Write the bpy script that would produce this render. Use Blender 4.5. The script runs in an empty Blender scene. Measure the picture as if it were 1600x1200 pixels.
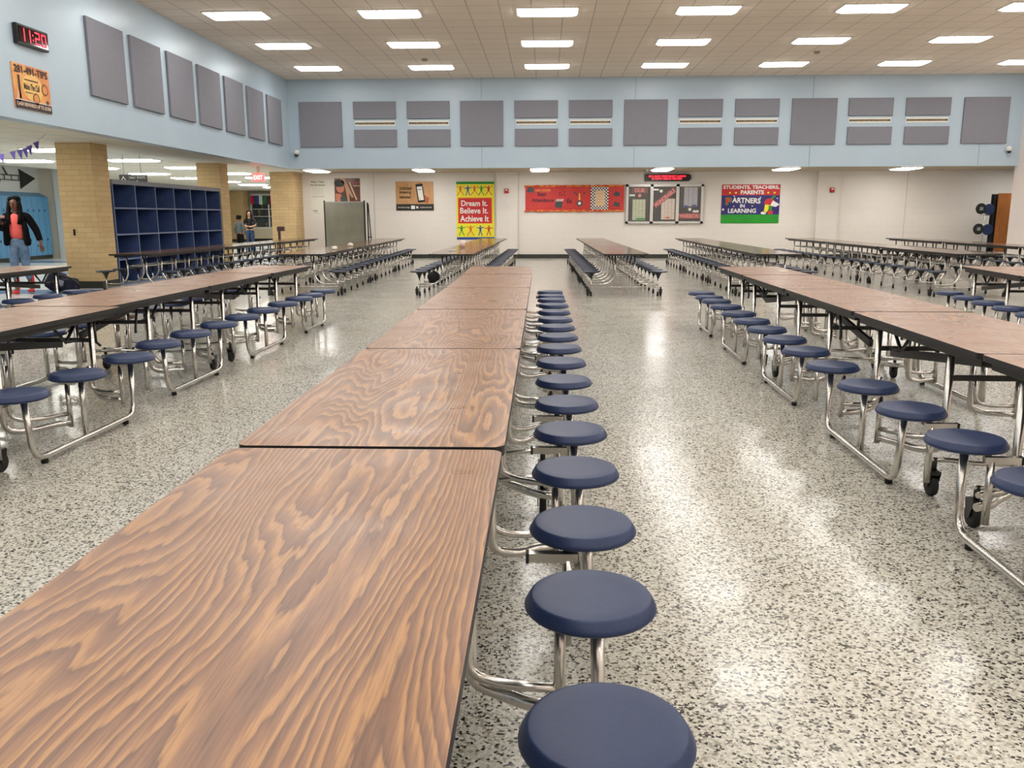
import bpy, bmesh, math, random
from mathutils import Vector, Matrix
random.seed(7)
SC = bpy.context.scene
COL = SC.collection
# ------------------------------------------------------------------ camera
F = 1320.0
TH = math.atan((600-337)/F)
PSI = math.atan(54*math.cos(TH)/F)
RHO = math.radians(0.12)
cam_d = bpy.data.cameras.new('camera')
cam = bpy.data.objects.new('camera', cam_d)
COL.objects.link(cam)
cam_d.sensor_width = 36.0
cam_d.lens = F/1600*36.0
cam_d.clip_end = 200
fw = Vector((-math.sin(PSI)*math.cos(TH), math.cos(PSI)*math.cos(TH), -math.sin(TH)))
rt = Vector((math.cos(PSI), math.sin(PSI), 0))
up = rt.cross(fw)
r2 = rt*math.cos(RHO) - up*math.sin(RHO)
u2 = up*math.cos(RHO) + rt*math.sin(RHO)
M = Matrix((r2, u2, -fw)).transposed().to_4x4()
M.translation = Vector((0, 0, 1.38))
cam.matrix_world = M
SC.camera = cam
# ------------------------------------------------------------------ world, exposure
w = bpy.data.worlds.new('world'); SC.world = w
w.use_nodes = True
w.node_tree.nodes['Background'].inputs[0].default_value = (0.9, 0.95, 1, 1)
w.node_tree.nodes['Background'].inputs[1].default_value = 0.15
SC.view_settings.view_transform = 'Standard'
SC.view_settings.look = 'None'
SC.view_settings.gamma = 1
SC.view_settings.exposure = 0.02
SC.view_settings.use_curve_mapping = False
try:
    SC.cycles.use_denoising = True
    SC.cycles.max_bounces = 7
    SC.cycles.diffuse_bounces = 4
    SC.cycles.glossy_bounces = 4
    SC.cycles.caustics_reflective = False
    SC.cycles.caustics_refractive = False
    SC.cycles.sample_clamp_indirect = 6
except Exception:
    pass
LAMP = 17.0      # radiance of the troffers' diffusers
HLAMP = 24.0      # of the hall's
# ------------------------------------------------------------------ materials
def srgb(r, g, b):
    def c(v):
        v /= 255.0
        return v/12.92 if v <= 0.04045 else ((v+0.055)/1.055)**2.4
    return (c(r), c(g), c(b), 1)
MAT = {}
def mat(name, col=None, rough=0.5, metal=0.0, emit=None, es=1.0, spec=0.5, coat=0.0):
    if name in MAT: return MAT[name]
    m = bpy.data.materials.new(name); m.use_nodes = True
    b = m.node_tree.nodes['Principled BSDF']
    if col: b.inputs['Base Color'].default_value = col
    b.inputs['Roughness'].default_value = rough
    b.inputs['Metallic'].default_value = metal
    b.inputs['Specular IOR Level'].default_value = spec
    b.inputs['Coat Weight'].default_value = coat
    if emit:
        b.inputs['Emission Color'].default_value = emit
        b.inputs['Emission Strength'].default_value = es
    MAT[name] = m
    return m
class NT:
    def __init__(s, m):
        s.t = m.node_tree; s.b = s.t.nodes['Principled BSDF']
    def n(s, typ, **kw):
        nd = s.t.nodes.new(typ)
        for k, v in kw.items():
            if k.startswith('i_'):
                key = k[2:]
                key = int(key) if key.isdigit() else key.replace('_', ' ')
                nd.inputs[key].default_value = v
            else: setattr(nd, k, v)
        return nd
    def l(s, a, b): s.t.links.new(a, b)
    def math(s, op, a, b=None, c=None):
        nd = s.t.nodes.new('ShaderNodeMath'); nd.operation = op
        for i, v in enumerate((a, b, c)):
            if v is None: continue
            if isinstance(v, (int, float)): nd.inputs[i].default_value = v
            else: s.l(v, nd.inputs[i])
        return nd.outputs[0]
    def ramp(s, fac, stops, interp='LINEAR'):
        nd = s.t.nodes.new('ShaderNodeValToRGB'); nd.color_ramp.interpolation = interp
        cr = nd.color_ramp
        while len(cr.elements) < len(stops): cr.elements.new(0.5)
        for e, (p, c) in zip(cr.elements, stops): e.position = p; e.color = c
        s.l(fac, nd.inputs[0]); return nd.outputs[0]
    def mix(s, fac, a, b, mode='MIX'):
        nd = s.t.nodes.new('ShaderNodeMix'); nd.data_type = 'RGBA'; nd.blend_type = mode
        for sock, v in ((nd.inputs[0], fac), (nd.inputs[6], a), (nd.inputs[7], b)):
            if isinstance(v, (int, float)): sock.default_value = v
            elif isinstance(v, tuple): sock.default_value = v
            else: s.l(v, sock)
        return nd.outputs[2]
    def coord(s, kind='Object', scale=(1, 1, 1), rot=(0, 0, 0), loc=(0, 0, 0)):
        tc = s.t.nodes.new('ShaderNodeTexCoord'); mp = s.t.nodes.new('ShaderNodeMapping')
        mp.inputs['Scale'].default_value = scale; mp.inputs['Rotation'].default_value = rot
        mp.inputs['Location'].default_value = loc
        s.l(tc.outputs[kind], mp.inputs[0]); return mp.outputs[0]
    def noise(s, vec, scale, detail=2, rough=0.5, dist=0.0):
        nd = s.t.nodes.new('ShaderNodeTexNoise')
        nd.inputs['Scale'].default_value = scale; nd.inputs['Detail'].default_value = detail
        nd.inputs['Roughness'].default_value = rough; nd.inputs['Distortion'].default_value = dist
        s.l(vec, nd.inputs['Vector']); return nd.outputs[0]
    def bump(s, h, strength=0.2, dist=0.002):
        nd = s.t.nodes.new('ShaderNodeBump'); nd.inputs['Strength'].default_value = strength
        nd.inputs['Distance'].default_value = dist
        s.l(h, nd.inputs['Height']); s.l(nd.outputs[0], s.b.inputs['Normal'])

def m_terrazzo():
    m = mat('terrazzo', rough=0.2); t = NT(m)
    v = t.coord('Object')
    def vor(scale, rnd=1.0):
        nd = t.n('ShaderNodeTexVoronoi'); nd.inputs['Scale'].default_value = scale
        nd.inputs['Randomness'].default_value = rnd; t.l(v, nd.inputs['Vector']); return nd
    a = vor(120); b = vor(62)
    sep = t.n('ShaderNodeSeparateColor'); t.l(a.outputs['Color'], sep.inputs[0])
    base = t.ramp(sep.outputs[0], [(0.0, srgb(44, 42, 40)), (0.08, srgb(96, 92, 85)), (0.16, srgb(152, 148, 136)), (0.32, srgb(186, 182, 168)), (0.65, srgb(205, 202, 191))], 'CONSTANT')
    sep2 = t.n('ShaderNodeSeparateColor'); t.l(b.outputs['Color'], sep2.inputs[0])
    big = t.ramp(sep2.outputs[0], [(0.0, srgb(44, 43, 41)), (0.5, srgb(150, 135, 112)), (0.7, srgb(216, 213, 203))], 'CONSTANT')
    pick = t.math('LESS_THAN', sep2.outputs[1], 0.08)
    near = t.math('LESS_THAN', b.outputs['Distance'], 0.36)
    col = t.mix(t.math('MULTIPLY', pick, near), base, big)
    # slabs: thin zinc dividers every 6.1 m
    sp = t.n('ShaderNodeSeparateXYZ'); t.l(v, sp.inputs[0])
    def strip(o, off, per):
        q = t.math('ABSOLUTE', t.math('SUBTRACT', t.math('FRACT', t.math('DIVIDE', t.math('ADD', o, off), per)), 0.5))
        return t.math('LESS_THAN', q, 0.0035/per)
    d = strip(sp.outputs[1], 0.35, 3.05)
    col = t.mix(t.math('MULTIPLY', d, 0.55), col, srgb(120, 116, 108))
    t.l(col, t.b.inputs['Base Color'])
    n = t.noise(v, 1.6, 4, 0.6)
    rr = t.n('ShaderNodeMapRange', i_1=0.3, i_2=0.7, i_3=0.12, i_4=0.24); t.l(n, rr.inputs[0]); t.l(rr.outputs[0], t.b.inputs['Roughness'])
    t.bump(t.noise(v, 3.5, 3, 0.55), 0.10, 0.004)
    t.b.inputs['Specular IOR Level'].default_value = 0.42
    return m
def m_wood(name='wood_laminate', tone=1.0):
    if name in MAT: return MAT[name]
    m = mat(name, rough=0.33); t = NT(m)
    oi = t.n('ShaderNodeObjectInfo')
    tc = t.n('ShaderNodeTexCoord')
    add = t.n('ShaderNodeVectorMath', operation='MULTIPLY_ADD')
    t.l(oi.outputs['Random'], add.inputs[0]); add.inputs[1].default_value = (37.0, 91.0, 13.0); t.l(tc.outputs['Object'], add.inputs[2])
    def mp(sc, rot=0.0):
        n = t.n('ShaderNodeMapping'); n.inputs['Scale'].default_value = sc; n.inputs['Rotation'].default_value = (0, 0, rot)
        t.l(add.outputs[0], n.inputs[0]); return n.outputs[0]
    # cathedral figure: contour lines of a field stretched along the board
    field = t.noise(mp((3.0, 0.40, 1.0), 0.03), 1.0, 2.0, 0.4, 0.30)
    wob = t.noise(mp((13, 1.9, 1)), 1.0, 4, 0.62)
    sp = t.n('ShaderNodeSeparateXYZ'); t.l(add.outputs[0], sp.inputs[0])
    ph = t.math('ADD', t.math('MULTIPLY', field, 40.0), t.math('MULTIPLY', wob, 2.6))
    ph = t.math('ADD', ph, t.math('MULTIPLY', sp.outputs[0], 26.0))
    fr = t.math('FRACT', ph)
    c1, c2, c3, c4 = srgb(172, 128, 84), srgb(147, 107, 76), srgb(127, 91, 68), srgb(108, 77, 60)
    ring = t.ramp(fr, [(0.0, c4), (0.22, c3), (0.55, c2), (0.72, c1), (0.90, c1), (1.0, c3)])
    fib = t.noise(mp((230, 6, 1)), 1.0, 2, 0.6)
    fibr = t.ramp(fib, [(0.36, (0.62, 0.60, 0.58, 1)), (0.54, (1, 1, 1, 1)), (0.75, (1.06, 1.05, 1.03, 1))])
    col = t.mix(0.7, ring, fibr, 'MULTIPLY')
    big = t.noise(mp((2.0, 0.5, 1)), 1.0, 1)
    col = t.mix(t.math('MULTIPLY', t.math('SUBTRACT', big, 0.35), 0.7), col, srgb(140, 102, 76))
    # small wear chips
    ch = t.noise(mp((11, 15, 1)), 1.0, 5, 0.7)
    chip = t.math('GREATER_THAN', ch, 0.765)
    col = t.mix(t.math('MULTIPLY', chip, 0.8), col, srgb(120, 66, 30))
    t.l(col, t.b.inputs['Base Color'])
    t.b.inputs['Specular IOR Level'].default_value = 0.68
    t.l(t.ramp(t.noise(mp((5, 5, 1)), 1.0, 3), [(0.3, (0.27,)*3+(1,)), (0.7, (0.40,)*3+(1,))]), t.b.inputs['Roughness'])
    return m
def m_ceiling(name, base, per=(0.61, 0.61), off=(0.0, 0.0), mortar=0.012):
    if name in MAT: return MAT[name]
    m = mat(name, rough=0.9, spec=0.2); t = NT(m)
    v = t.coord('Object', loc=(off[0], off[1], 0))
    sp = t.n('ShaderNodeSeparateXYZ'); t.l(v, sp.inputs[0])
    def strip(o, per):
        q = t.math('ABSOLUTE', t.math('SUBTRACT', t.math('FRACT', t.math('DIVIDE', o, per)), 0.5))
        return t.math('LESS_THAN', q, mortar/per)
    d = t.math('MAXIMUM', strip(sp.outputs[0], per[0]), strip(sp.outputs[1], per[1]))
    nz = t.noise(v, 0.9, 2)
    c = t.mix(nz, base, tuple(x*0.9 for x in base[:3])+(1,))
    fine = t.noise(v, 60, 2, 0.7)
    c = t.mix(t.math('MULTIPLY', fine, 0.25), c, tuple(x*0.75 for x in base[:3])+(1,))
    c = t.mix(t.math('MULTIPLY', d, 0.6), c, tuple(x*0.42 for x in base[:3])+(1,))
    t.l(c, t.b.inputs['Base Color'])
    return m
def m_brick():
    m = mat('tan_brick', rough=0.75); t = NT(m)
    tc = t.n('ShaderNodeTexCoord'); sp = t.n('ShaderNodeSeparateXYZ'); t.l(tc.outputs['Object'], sp.inputs[0])
    cb = t.n('ShaderNodeCombineXYZ'); t.l(t.math('ADD', sp.outputs[0], sp.outputs[1]), cb.inputs[0]); t.l(sp.outputs[2], cb.inputs[1])
    b = t.n('ShaderNodeTexBrick'); t.l(cb.outputs[0], b.inputs['Vector'])
    b.inputs['Color1'].default_value = srgb(200, 174, 128); b.inputs['Color2'].default_value = srgb(190, 162, 116)
    b.inputs['Mortar'].default_value = srgb(172, 146, 104); b.inputs['Scale'].default_value = 1
    b.inputs['Mortar Size'].default_value = 0.005; b.inputs['Brick Width'].default_value = 0.3; b.inputs['Row Height'].default_value = 0.098
    t.l(b.outputs['Color'], t.b.inputs['Base Color'])
    t.bump(b.outputs['Fac'], -0.3, 0.004)
    return m
def m_block(name, c, rough=0.5):
    m = mat(name, rough=rough); t = NT(m)
    tc = t.n('ShaderNodeTexCoord'); sp = t.n('ShaderNodeSeparateXYZ'); t.l(tc.outputs['Object'], sp.inputs[0])
    cb = t.n('ShaderNodeCombineXYZ'); t.l(t.math('ADD', sp.outputs[0], sp.outputs[1]), cb.inputs[0]); t.l(sp.outputs[2], cb.inputs[1])
    b = t.n('ShaderNodeTexBrick'); t.l(cb.outputs[0], b.inputs['Vector'])
    b.inputs['Color1'].default_value = c; b.inputs['Color2'].default_value = tuple(x*0.985 for x in c[:3])+(1,)
    b.inputs['Mortar'].default_value = tuple(x*0.93 for x in c[:3])+(1,); b.inputs['Scale'].default_value = 1
    b.inputs['Mortar Size'].default_value = 0.006; b.inputs['Brick Width'].default_value = 0.4; b.inputs['Row Height'].default_value = 0.2
    t.l(b.outputs['Color'], t.b.inputs['Base Color']); t.bump(b.outputs['Fac'], -0.15, 0.003)
    return m
def m_noise(name, c1, c2, scale, rough=0.5, metal=0.0, detail=3, stretch=(1, 1, 1), bump=0.0, spec=0.5):
    if name in MAT: return MAT[name]
    m = mat(name, rough=rough, metal=metal, spec=spec); t = NT(m)
    v = t.coord('Object', scale=stretch); n = t.noise(v, scale, detail, 0.6)
    t.l(t.ramp(n, [(0.35, c1), (0.65, c2)]), t.b.inputs['Base Color'])
    if bump: t.bump(n, bump, 0.002)
    return m
TERR = m_terrazzo()
WOOD = m_wood()
CEIL = m_ceiling('ceiling_tile', srgb(252, 238, 222), off=(0.0, -0.305+0.04))
HCEIL = m_ceiling('hall_ceiling_tile', srgb(240, 236, 220), off=(0.2, 0.1))
BRICK = m_brick()
BLOCK = m_block('painted_block', srgb(226, 219, 211))
BLUEW = m_noise('pale_blue_paint', srgb(174, 192, 205), srgb(178, 195, 207), 1.2, rough=0.34)
CREAM = m_block('cream_block', srgb(222, 214, 196))
PINKW = m_noise('white_paint', srgb(232, 222, 216), srgb(228, 217, 211), 0.8, rough=0.55)
PANEL = m_noise('grey_acoustic_fabric', srgb(140, 140, 148), srgb(124, 124, 132), 90, rough=0.95, spec=0.1, bump=0.2)
EDGE = mat('black_edge', srgb(30, 29, 29), 0.45)
APRON = mat('dark_steel', srgb(46, 43, 40), 0.4, 0.2)
CHROME = m_noise('chrome', (0.66, 0.64, 0.60, 1), (0.60, 0.58, 0.54, 1), 3, rough=0.24, metal=1.0)
SEAT = m_noise('navy_plastic', srgb(36, 50, 84), srgb(42, 56, 90), 160, rough=0.40, bump=0.10, spec=0.35)
SEATB = m_noise('dark_navy_plastic', srgb(38, 46, 66), srgb(44, 52, 72), 120, rough=0.38)
SEATBR = m_noise('brown_plastic', srgb(112, 90, 78), srgb(120, 98, 84), 60, rough=0.45)
RUB = mat('black_rubber', srgb(20, 20, 20), 0.6)
BLK = mat('black_paint', srgb(24, 24, 25), 0.4)
BASEM = mat('dark_base', srgb(48, 50, 44), 0.4)
LIGHT = mat('diffuser', srgb(255, 255, 255), 0.5, emit=(1.0, 0.98, 0.955, 1), es=LAMP)
HLIGHT = mat('hall_diffuser', srgb(255, 255, 255), 0.5, emit=(1.0, 0.97, 0.88, 1), es=HLAMP)
WHITE = mat('white_metal', srgb(225, 224, 220), 0.4)
GREY = mat('grey_metal', srgb(140, 142, 142), 0.45)
# ------------------------------------------------------------------ mesh helpers
def new_obj(name, bm_or_me, mats, parent=None, loc=None, smooth=False):
    if isinstance(bm_or_me, bmesh.types.BMesh):
        me = bpy.data.meshes.new(name); bm_or_me.to_mesh(me); bm_or_me.free()
    else: me = bm_or_me
    if not isinstance(mats, (list, tuple)): mats = [mats]
    if not me.materials:
        for m in mats: me.materials.append(m)
    if smooth:
        for p in me.polygons: p.use_smooth = True
    o = bpy.data.objects.new(name, me); COL.objects.link(o)
    if parent: o.parent = parent
    if loc: o.location = loc
    return o
def tag(o, label=None, cat=None, group=None, kind=None):
    if label: o['label'] = label
    if cat: o['category'] = cat
    if group: o['group'] = group
    if kind: o['kind'] = kind
    return o
def thing(name, label, cat, loc=(0, 0, 0), rz=0.0, group=None):
    o = bpy.data.objects.new(name, None); COL.objects.link(o)
    o.location = loc; o.rotation_euler = (0, 0, rz); o.empty_display_size = 0.2
    return tag(o, label, cat, group)
def box(bm, x0, y0, z0, x1, y1, z1, mi=0):
    vs = [bm.verts.new((x, y, z)) for z in (z0, z1) for y in (y0, y1) for x in (x0, x1)]
    q = [(0, 2, 3, 1), (4, 5, 7, 6), (0, 1, 5, 4), (2, 6, 7, 3), (0, 4, 6, 2), (1, 3, 7, 5)]
    fs = [bm.faces.new([vs[i] for i in f]) for f in q]
    for f in fs: f.material_index = mi
    return fs
def bx(*a, bev=0.0):
    bm = bmesh.new(); box(bm, *a)
    if bev: bmesh.ops.bevel(bm, geom=bm.edges[:], offset=bev, segments=2, affect='EDGES')
    return bm
def lathe(bm, prof, n=24, c=(0, 0, 0), mi=0, axis='Z', smooth=True):
    rings = []
    for r, z in prof:
        if r < 1e-6:
            rings.append([bm.verts.new((0, 0, z))]); continue
        rings.append([bm.verts.new((r*math.cos(2*math.pi*i/n), r*math.sin(2*math.pi*i/n), z)) for i in range(n)])
    fs = []
    for a, b in zip(rings[:-1], rings[1:]):
        for i in range(n):
            j = (i+1) % n
            if len(a) == 1 and len(b) == 1: continue
            if len(a) == 1: fs.append(bm.faces.new((a[0], b[i], b[j])))
            elif len(b) == 1: fs.append(bm.faces.new((a[i], b[0], a[j])))
            else: fs.append(bm.faces.new((a[i], b[i], b[j], a[j])))
    for f in fs: f.material_index = mi; f.smooth = smooth
    vs = [v for r in rings for v in r]
    if axis == 'X': R = Matrix.Rotation(math.pi/2, 4, 'Y')
    elif axis == 'Y': R = Matrix.Rotation(-math.pi/2, 4, 'X')
    else: R = Matrix.Identity(4)
    for v in vs: v.co = R @ v.co + Vector(c)
    bmesh.ops.recalc_face_normals(bm, faces=fs)
    return fs
def fillet(pts, rad, k=4):
    P = [Vector(p) for p in pts]; out = [P[0]]
    for i in range(1, len(P)-1):
        a, b, c = P[i-1], P[i], P[i+1]
        d1 = (a-b); d2 = (c-b); r = min(rad, d1.length*0.48, d2.length*0.48)
        s = b + d1.normalized()*r; e = b + d2.normalized()*r
        for j in range(k+1):
            t = j/k
            out.append(s*(1-t)**2 + b*2*t*(1-t) + e*t*t)
    out.append(P[-1]); return out
def tube(bm, pts, r, n=8, rad=0.0, mi=0, cap=True):
    P = fillet(pts, rad) if rad else [Vector(p) for p in pts]
    rings = []; prev = None
    for i, p in enumerate(P):
        d = (P[min(i+1, len(P)-1)] - P[max(i-1, 0)]).normalized()
        if prev is None:
            a = Vector((0, 0, 1)) if abs(d.z) < 0.9 else Vector((1, 0, 0))
            u = d.cross(a).normalized()
        else:
            u = (prev - d*prev.dot(d)).normalized()
        prev = u; v = d.cross(u)
        rings.append([bm.verts.new(p + (u*math.cos(2*math.pi*j/n) + v*math.sin(2*math.pi*j/n))*r) for j in range(n)])
    for a, b in zip(rings[:-1], rings[1:]):
        for j in range(n):
            f = bm.faces.new((a[j], a[(j+1) % n], b[(j+1) % n], b[j])); f.smooth = True; f.material_index = mi
    if cap:
        for rg in (rings[0][::-1], rings[-1]):
            f = bm.faces.new(rg); f.material_index = mi
def copy_tree(o, parent=None):
    c = o.copy(); COL.objects.link(c)
    if parent: c.parent = parent
    for ch in list(o.children):
        copy_tree(ch, c)
    return c
def round_rect(x0, y0, x1, y1, r, k=5):
    out = []
    for cx, cy, a0 in ((x1-r, y0+r, -90), (x1-r, y1-r, 0), (x0+r, y1-r, 90), (x0+r, y0+r, 180)):
        for i in range(k+1):
            a = math.radians(a0 + 90*i/k); out.append((cx+r*math.cos(a), cy+r*math.sin(a)))
    return out
def slab(bm, outline, z0, z1, mi_top=0, mi_side=1, inset=0.0):
    lo = [bm.verts.new((x, y, z0)) for x, y in outline]; hi = [bm.verts.new((x, y, z1)) for x, y in outline]
    f = bm.faces.new(hi); f.material_index = mi_top
    if inset:
        r = bmesh.ops.inset_region(bm, faces=[f], thickness=inset)
        for g in r['faces']: g.material_index = mi_side
        f.material_index = mi_top
    g = bm.faces.new(lo[::-1]); g.material_index = mi_side
    n = len(outline)
    for i in range(n):
        j = (i+1) % n
        h = bm.faces.new((lo[i], lo[j], hi[j], hi[i])); h.material_index = mi_side
# flat printed things (posters, banners): layered polygons on a thin board, in the board's own plane
_txt = {}
def text_geo(s, bold=0.0):
    key = (s, bold)
    if key in _txt: return _txt[key]
    cu = bpy.data.curves.new('t', 'FONT'); cu.body = s; cu.size = 1; cu.offset = bold; cu.resolution_u = 3
    o = bpy.data.objects.new('t', cu); COL.objects.link(o)
    dg = bpy.context.evaluated_depsgraph_get()
    me = bpy.data.meshes.new_from_object(o.evaluated_get(dg))
    vs = [(v.co.x, v.co.y) for v in me.vertices]; fs = [list(p.vertices) for p in me.polygons]
    bpy.data.objects.remove(o); bpy.data.curves.remove(cu); bpy.data.meshes.remove(me)
    _txt[key] = (vs, fs); return _txt[key]
class Flat:
    def __init__(s, w, h, base, thick=0.012):
        s.w, s.h = w, h; s.mats = [base]; s.bm = bmesh.new(); s.t = thick
        box(s.bm, 0, 0, 0, w, h, thick)
    def mi(s, m):
        if m not in s.mats: s.mats.append(m)
        return s.mats.index(m)
    def poly(s, pts, m, layer=1):
        f = s.bm.faces.new([s.bm.verts.new((x, y, s.t+layer*0.0025)) for x, y in pts]); f.material_index = s.mi(m)
        if f.normal.z == 0: f.normal_update()
        if f.normal.z < 0: f.normal_flip()
    def rect(s, x0, y0, x1, y1, m, layer=1): s.poly([(x0, y0), (x1, y0), (x1, y1), (x0, y1)], m, layer)
    def disc(s, x, y, r, m, layer=1, n=14, sy=1.0):
        s.poly([(x+r*math.cos(2*math.pi*i/n), y+r*sy*math.sin(2*math.pi*i/n)) for i in range(n)], m, layer)
    def star(s, x, y, r, m, layer=1, q=0.42):
        s.poly([(x+(r if i % 2 == 0 else r*q)*math.sin(math.pi*i/5), y+(r if i % 2 == 0 else r*q)*math.cos(math.pi*i/5)) for i in range(10)], m, layer)
    def text(s, txt, x0, y0, x1, y1, m, layer=2, bold=0.0, rot=0.0, shear=0.0):
        vs, fs = text_geo(txt, bold)
        if not vs: return
        ax = min(v[0] for v in vs); bxx = max(v[0] for v in vs); ay = min(v[1] for v in vs); by = max(v[1] for v in vs)
        sx = (x1-x0)/(bxx-ax); sy = (y1-y0)/(by-ay); cx = (x0+x1)/2; cy = (y0+y1)/2
        V = []
        for x, y in vs:
            X = x0+(x-ax)*sx; Y = y0+(y-ay)*sy
            X += (Y-cy)*shear
            dx, dy = X-cx, Y-cy
            V.append(s.bm.verts.new((cx+dx*math.cos(rot)-dy*math.sin(rot), cy+dx*math.sin(rot)+dy*math.cos(rot), s.t+layer*0.0025)))
        k = s.mi(m)
        for f in fs:
            try:
                g = s.bm.faces.new([V[i] for i in f]); g.material_index = k
            except ValueError: pass
    def build(s, name, origin, face='back', parent=None):
        o = new_obj(name, s.bm, s.mats, parent)
        o.location = origin
        o.rotation_euler = (math.pi/2, 0, 0) if face == 'back' else (math.pi/2, 0, math.pi/2)
        return o
def col(name, r, g, b, rough=0.5, **k): return mat(name, srgb(r, g, b), rough, **k)
def struct(o): o['kind'] = 'structure'; return o
# ------------------------------------------------------------------ room shell
XL, XR, YB, YW, ZC, ZS = -7.6, 13.54, 25.6, 28.2, 5.28, 2.76
FY0 = -5.0
bm = bmesh.new(); box(bm, -7.95, FY0, -0.1, 17.0, YW, 0.0)
struct(new_obj('floor', bm, TERR))
# hall floor with a blue tile stripe
def m_vct():
    m = mat('vinyl_tile', rough=0.22); t = NT(m)
    v = t.coord('Object'); sp = t.n('ShaderNodeSeparateXYZ'); t.l(v, sp.inputs[0])
    base = t.mix(t.noise(v, 30, 3), srgb(206, 208, 206), srgb(188, 190, 188))
    q = t.math('ABSOLUTE', t.math('SUBTRACT', t.math('FRACT', t.math('DIVIDE', t.math('SUBTRACT', sp.outputs[1], 12.9), 5.2)), 0.5))
    band = t.math('LESS_THAN', q, 0.085)
    c = t.mix(band, base, srgb(74, 104, 150))
    def strip(o, per):
        q = t.math('ABSOLUTE', t.math('SUBTRACT', t.math('FRACT', t.math('DIVIDE', o, per)), 0.5))
        return t.math('LESS_THAN', q, 0.01)
    d = t.math('MAXIMUM', strip(sp.outputs[0], 0.305), strip(sp.outputs[1], 0.305))
    c = t.mix(t.math('MULTIPLY', d, 0.25), c, srgb(120, 120, 120))
    t.l(c, t.b.inputs['Base Color']); return m
bm = bmesh.new(); box(bm, -20, 6, -0.1, -7.95, 50, 0.0)
box(bm, -7.95, YW+0.2, -0.1, -4, 50, 0.0)
struct(new_obj('floor_hall', bm, m_vct()))
bm = bmesh.new(); box(bm, XL, FY0, ZC, 17.0, YB+0.1, ZC+0.1)
struct(new_obj('ceiling', bm, CEIL))
bm = bmesh.new(); box(bm, XL-0.001, YB+0.16, ZS, 17.0, YW, ZS+0.08)
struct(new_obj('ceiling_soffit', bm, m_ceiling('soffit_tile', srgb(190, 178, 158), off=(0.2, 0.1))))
# hall ceiling
bm = bmesh.new(); box(bm, -14.6, 3, ZS, XL-0.25, YB, ZS+0.08); box(bm, -14.6, YB, ZS, XL, 50, ZS+0.08)
struct(new_obj('ceiling_hall', bm, HCEIL))
bm = bmesh.new(); box(bm, -20, 6, 2.95, -14.6, 28.6, 3.03); box(bm, -14.62, 6, ZS, -14.6, 28.6, 3.03); box(bm, -20, 28.6, 2.76, -14.6, 50, 2.84)
struct(new_obj('ceiling_locker_bay', bm, HCEIL))
# upper left wall (beam face) with bottom and back
bm = bmesh.new(); box(bm, XL-0.25, FY0, ZS, XL, YB+0.16, ZC+0.1)
struct(new_obj('wall_left', bm, BLUEW))
# upper back wall
bm = bmesh.new(); box(bm, XL, YB, ZS, XR+0.0, YB+0.16, ZC+0.1)
struct(new_obj('wall_back_upper', bm, BLUEW))
# joints in the blue boards
for i, (x, z0, z1) in enumerate(((-1.9, ZS, 3.36), (-1.9, 4.66, ZC), (2.55, ZS, 3.36), (2.55, 4.66, ZC), (7.6, ZS, 3.36), (7.6, 4.66, ZC), (12.4, ZS, 3.36))):
    bm = bx(x-0.006, YB-0.004, z0+0.01, x+0.006, YB+0.001, z1-0.01)
    struct(new_obj('trim_%d' % (i+1), bm, col('joint_blue', 118, 140, 152)))
# lower back wall with two pilasters
bm = bmesh.new(); box(bm, -8.4, YW, 0, 17.0, YW+0.2, ZS+0.08)
struct(new_obj('wall_back', bm, BLOCK))
for i, (x0, x1) in enumerate(((-1.62, -0.96), (8.68, 9.36))):
    struct(new_obj('wall_pilaster_%d' % (i+1), bx(x0, YW-0.12, 0, x1, YW, ZS), BLOCK))
for i, (x0, x1, d) in enumerate(((-7.7, -1.62, 0), (-1.62, -0.96, 0.12), (-0.96, 8.68, 0), (8.68, 9.36, 0.12), (9.36, 16.6, 0))):
    struct(new_obj('baseboard_back' if i == 0 else 'baseboard_back_%d' % i, bx(x0, YW-0.015-d, 0, x1, YW-d, 0.13), BASEM))
for i, x in enumerate((-5.65, 11.52, -0.9)):
    struct(new_obj('trim_%d' % (i+10), bx(x-0.006, YW-0.004, 0.13, x+0.006, YW+0.001, ZS-0.002), col('joint_white', 168, 162, 156)))
# right wall (painted white) and alcove end
bm = bmesh.new(); box(bm, XR, FY0, 0, XR+0.2, YB+0.16, ZC+0.1)
struct(new_obj('wall_right', bm, PINKW))
bm = bmesh.new(); box(bm, 16.6, YB, 0, 16.8, YW, ZS+0.08)
struct(new_obj('wall_alcove', bm, BLOCK))
# behind the camera
bm = bmesh.new(); box(bm, -20, FY0-0.2, 0, XR+0.2, FY0, ZC+0.1)
struct(new_obj('wall_front', bm, PINKW))
# hall walls
bm = bmesh.new(); box(bm, -17.2, 6, 0, -16.98, 28.6, 3.03)
struct(new_obj('wall_hall_left', bm, mat('pale_wall', srgb(212, 214, 212), 0.6)))
bm = bmesh.new(); box(bm, -16.98, 28.4, 0, -15.3, 28.6, 3.03)
struct(new_obj('wall_hall_end', bm, CREAM))
struct(new_obj('trim_13', bx(-16.42, 28.28, 0, -16.2, 28.4, 2.95), WHITE))
struct(new_obj('baseboard_hall', bx(-16.2, 28.38, 0, -15.3, 28.4, 0.13), BASEM))
bm = bmesh.new(); box(bm, -17.8, 28.6, 0, -17.6, 48, 3.03)
struct(new_obj('wall_corridor_left', bm, CREAM))
bm = bmesh.new(); box(bm, -17.8, 48, 0, -4, 48.2, 3.03)
struct(new_obj('wall_far', bm, CREAM))
bm = bmesh.new(); box(bm, -5.0, YW+0.2, 0, -4.8, 48, 3.03)
struct(new_obj('wall_corridor_right', bm, CREAM))
bm = bmesh.new(); box(bm, -20, 5.8, 0, -9.0, 6.0, 3.03)
struct(new_obj('wall_hall_front', bm, CREAM))
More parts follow.
